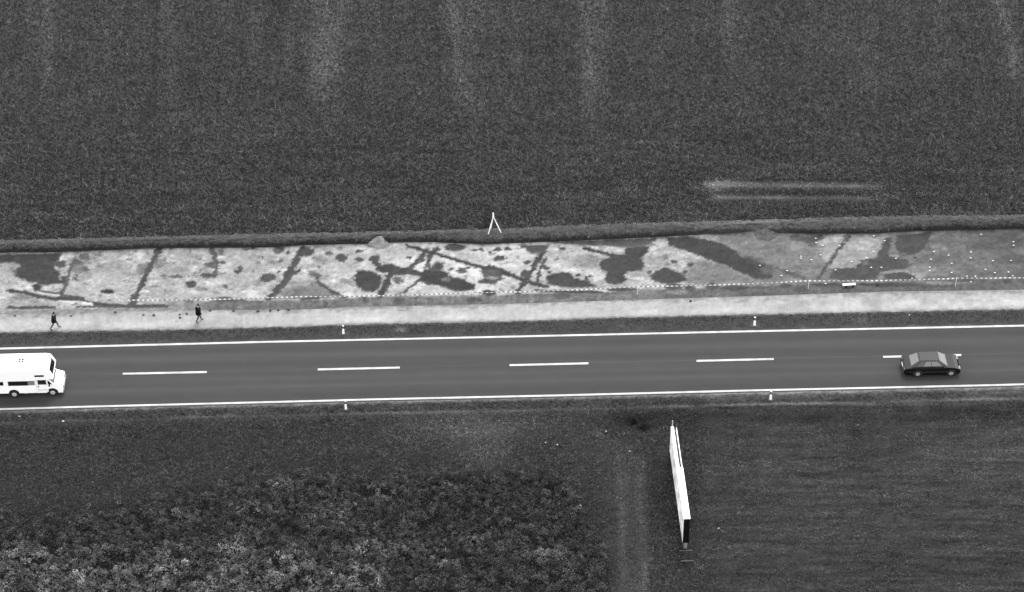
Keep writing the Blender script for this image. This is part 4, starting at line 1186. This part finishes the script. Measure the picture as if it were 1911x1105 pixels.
# ------------------------------------------------------------------ people
def person(loc, rz, label, top_m, leg_m, stride=.30, bag=False, seed=0, lean=.05, height=1.76):
    root = empty("person", loc, rz, label, "person", "people walking on the pale track")
    # local: faces +x
    J = {}; E = []; R = {}
    def j(n, p, r, par=None):
        J[n] = Vector(p); R[n] = r if isinstance(r, tuple) else (r, r)
        if par: E.append((par, n))
    j('pelvis', (0, 0, .93), (.125, .155)); j('waist', (lean * .4, 0, 1.10), (.105, .135), 'pelvis'); j('chest', (lean, 0, 1.30), (.125, .165), 'waist')
    j('upper', (lean * 1.1, 0, 1.42), (.10, .13), 'chest'); j('neck', (lean * 1.2 + .02, 0, 1.51), .055, 'upper')
    j('skull', (lean * 1.3 + .045, 0, 1.60), (.085, .08), 'neck'); j('crown', (lean * 1.3 + .03, 0, 1.68), (.085, .078), 'skull')
    for s, nm, fw in ((1, 'l', 1), (-1, 'r', -1)):
        st = stride * fw
        j('hip' + nm, (0, s * .10, .88), .108, 'pelvis')
        j('knee' + nm, (st * .62 + .05, s * .105, .49), .078, 'hip' + nm)
        lift = .05 if fw < 0 else 0
        j('ankle' + nm, (st * 1.12 - (.06 if fw < 0 else 0), s * .105, .10 + lift), .054, 'knee' + nm)
        j('ball' + nm, (st * 1.12 + .12 - (.05 if fw < 0 else 0), s * .115, .035 + (.0 if fw > 0 else .0)), .036, 'ankle' + nm)
        j('toe' + nm, (st * 1.12 + .20 - (.05 if fw < 0 else 0), s * .12, .03), .028, 'ball' + nm)
        sw = -stride * fw
        j('sho' + nm, (lean, s * .19, 1.40), .075, 'upper')
        j('elb' + nm, (lean + sw * .35 - .04, s * .265, 1.12), .060, 'sho' + nm)
        j('wri' + nm, (lean + sw * .45 + .04, s * .235, .90), .030, 'elb' + nm)
        wv = J['wri' + nm]; dn = (wv - J['elb' + nm]).normalized()
        sdv = Vector((1, 0, 0)) - dn * dn.x; sdv.normalize()
        pm = wv + dn * .075
        j('palm' + nm, pm, (.034, .022), 'wri' + nm)
        inw = Vector((0, -s, 0))
        for k, (offs, ln) in enumerate(((.030, .068), (.010, .078), (-.010, .072), (-.028, .056))):
            kn = pm + sdv * offs + dn * .022
            j('k%d' % k + nm, kn, .010, 'palm' + nm)
            m_ = kn + dn * ln * .5 + inw * .008
            j('m%d' % k + nm, m_, .009, 'k%d' % k + nm)
            j('t%d' % k + nm, m_ + dn * ln * .4 + inw * .025, .008, 'm%d' % k + nm)
        th0 = wv + dn * .03 + sdv * .032
        j('th' + nm, th0, .011, 'wri' + nm); j('tt' + nm, th0 + dn * .045 + sdv * .022 + inw * .012, .009, 'th' + nm)
    sc = height / 1.765
    nm_ = list(J); ix = {n: i for i, n in enumerate(nm_)}
    me = bpy.data.meshes.new("body_cage"); me.from_pydata([tuple(J[n] * sc) for n in nm_], [(ix[a], ix[b]) for a, b in E], [])
    ob = bpy.data.objects.new("cage", me); COL.objects.link(ob)
    md = ob.modifiers.new("skin", 'SKIN')
    for i, n in enumerate(nm_):
        me.skin_vertices[0].data[i].radius = (R[n][0] * sc, R[n][1] * sc); me.skin_vertices[0].data[i].use_root = (n == 'pelvis')
    sb = ob.modifiers.new("sub", 'SUBSURF'); sb.levels = 2; sb.render_levels = 2
    dg = bpy.context.evaluated_depsgraph_get()
    mm = bpy.data.meshes.new_from_object(ob.evaluated_get(dg))
    bpy.data.objects.remove(ob)
    mm.name = "body"
    mm.materials.clear()
    names_ = np.array([tuple(J[n] * sc) for n in nm_])
    mi = []
    for p in mm.polygons:
        c = np.array(p.center); n = nm_[int(np.argmin(((names_ - c) ** 2).sum(1)))]
        if n in ('pelvis',) and c[2] > .92 * sc or n in ('waist', 'chest', 'upper') or n[:3] in ('sho', 'elb', 'wri'): mi.append(0)
        elif n[:3] in ('hip', 'kne') or n == 'pelvis': mi.append(1)
        elif n[:3] == 'ank' and c[2] > .12: mi.append(1)
        elif n[:3] in ('ank', 'bal', 'toe'): mi.append(3)
        else: mi.append(2)
    for m_ in (top_m, leg_m, M_SKIN, M_SHOE): mm.materials.append(m_)
    mm.polygons.foreach_set("material_index", mi); mm.polygons.foreach_set("use_smooth", [True] * len(mi))
    b = bpy.data.objects.new("body", mm); COL.objects.link(b); b.parent = root
    hx = (lean * 1.3 + .04) * sc
    bm = bmesh.new()          # hair: a cap over the back and top of the skull
    bmesh.ops.create_uvsphere(bm, u_segments=18, v_segments=12, radius=1, matrix=Matrix.Translation((hx - .012, 0, 1.665 * sc)) @ Matrix.Diagonal((.108, .098, .112, 1)))
    bmesh.ops.delete(bm, geom=[v_ for v_ in bm.verts if v_.co.x > hx + .055 and v_.co.z < 1.70 * sc or v_.co.z < 1.58 * sc], context='VERTS')
    h_ = fin("hair", bm, M_HAIR, root, smooth=True)
    bm = bmesh.new(); fx = hx + .082
    cyl(bm, (fx - .012, 0, 1.655 * sc), (fx + .026, 0, 1.615 * sc), .008, .016, 8); fin("nose", bm, M_SKIN, b)
    for s in (-1, 1):
        bm = bmesh.new(); bmesh.ops.create_uvsphere(bm, u_segments=8, v_segments=6, radius=.012, matrix=Matrix.Translation((fx, s * .032, 1.655 * sc))); fin("eye", bm, M_HAIR, b)
        bm = bmesh.new(); bmesh.ops.create_uvsphere(bm, u_segments=8, v_segments=6, radius=1, matrix=Matrix.Translation((hx, s * .084, 1.64 * sc)) @ Matrix.Diagonal((.022, .012, .034, 1))); fin("ear", bm, M_SKIN, b)
    bm = bmesh.new(); bx(bm, (fx + .003, 0, 1.578 * sc), (.012, .045, .010)); fin("mouth", bm, M_CL_GREY, b)
    # jacket: a loose shell over the torso, open at hem and neck
    prof = [(.78, .215, .245), (.95, .21, .25), (1.10, .195, .235), (1.28, .20, .255), (1.40, .17, .245), (1.48, .09, .115)]
    bm = bmesh.new(); rings = []
    for (z, ra, rb) in prof:
        xo = lean * max(0, (z - .93)) / .4
        rings.append([bm.verts.new(((xo + ra * math.cos(a)) * sc, rb * math.sin(a) * sc, z * sc)) for a in np.linspace(0, 2 * math.pi, 20, endpoint=False)])
    for a_, b_2 in zip(rings[:-1], rings[1:]):
        for i in range(20):
            bm.faces.new((a_[i], a_[(i + 1) % 20], b_2[(i + 1) % 20], b_2[i]))
    bmesh.ops.solidify(bm, geom=list(bm.faces), thickness=.012)
    fin("jacket", bm, top_m, root, smooth=True)
    return root


p1 = G(102.5, 613.6, .055)
person(p1, .25, "person in a dark jacket striding on the pale track, left of the two walkers", M_CL_MID, M_CL_LIGHT, .30, lean=.05, height=1.72)
p2 = G(371.5, 600.5, .055)
person(p2, .5, "person in black top and grey trousers on the pale track, right of two walkers", M_CL_DARK, M_CL_LIGHT, .20, lean=.03, height=1.85)
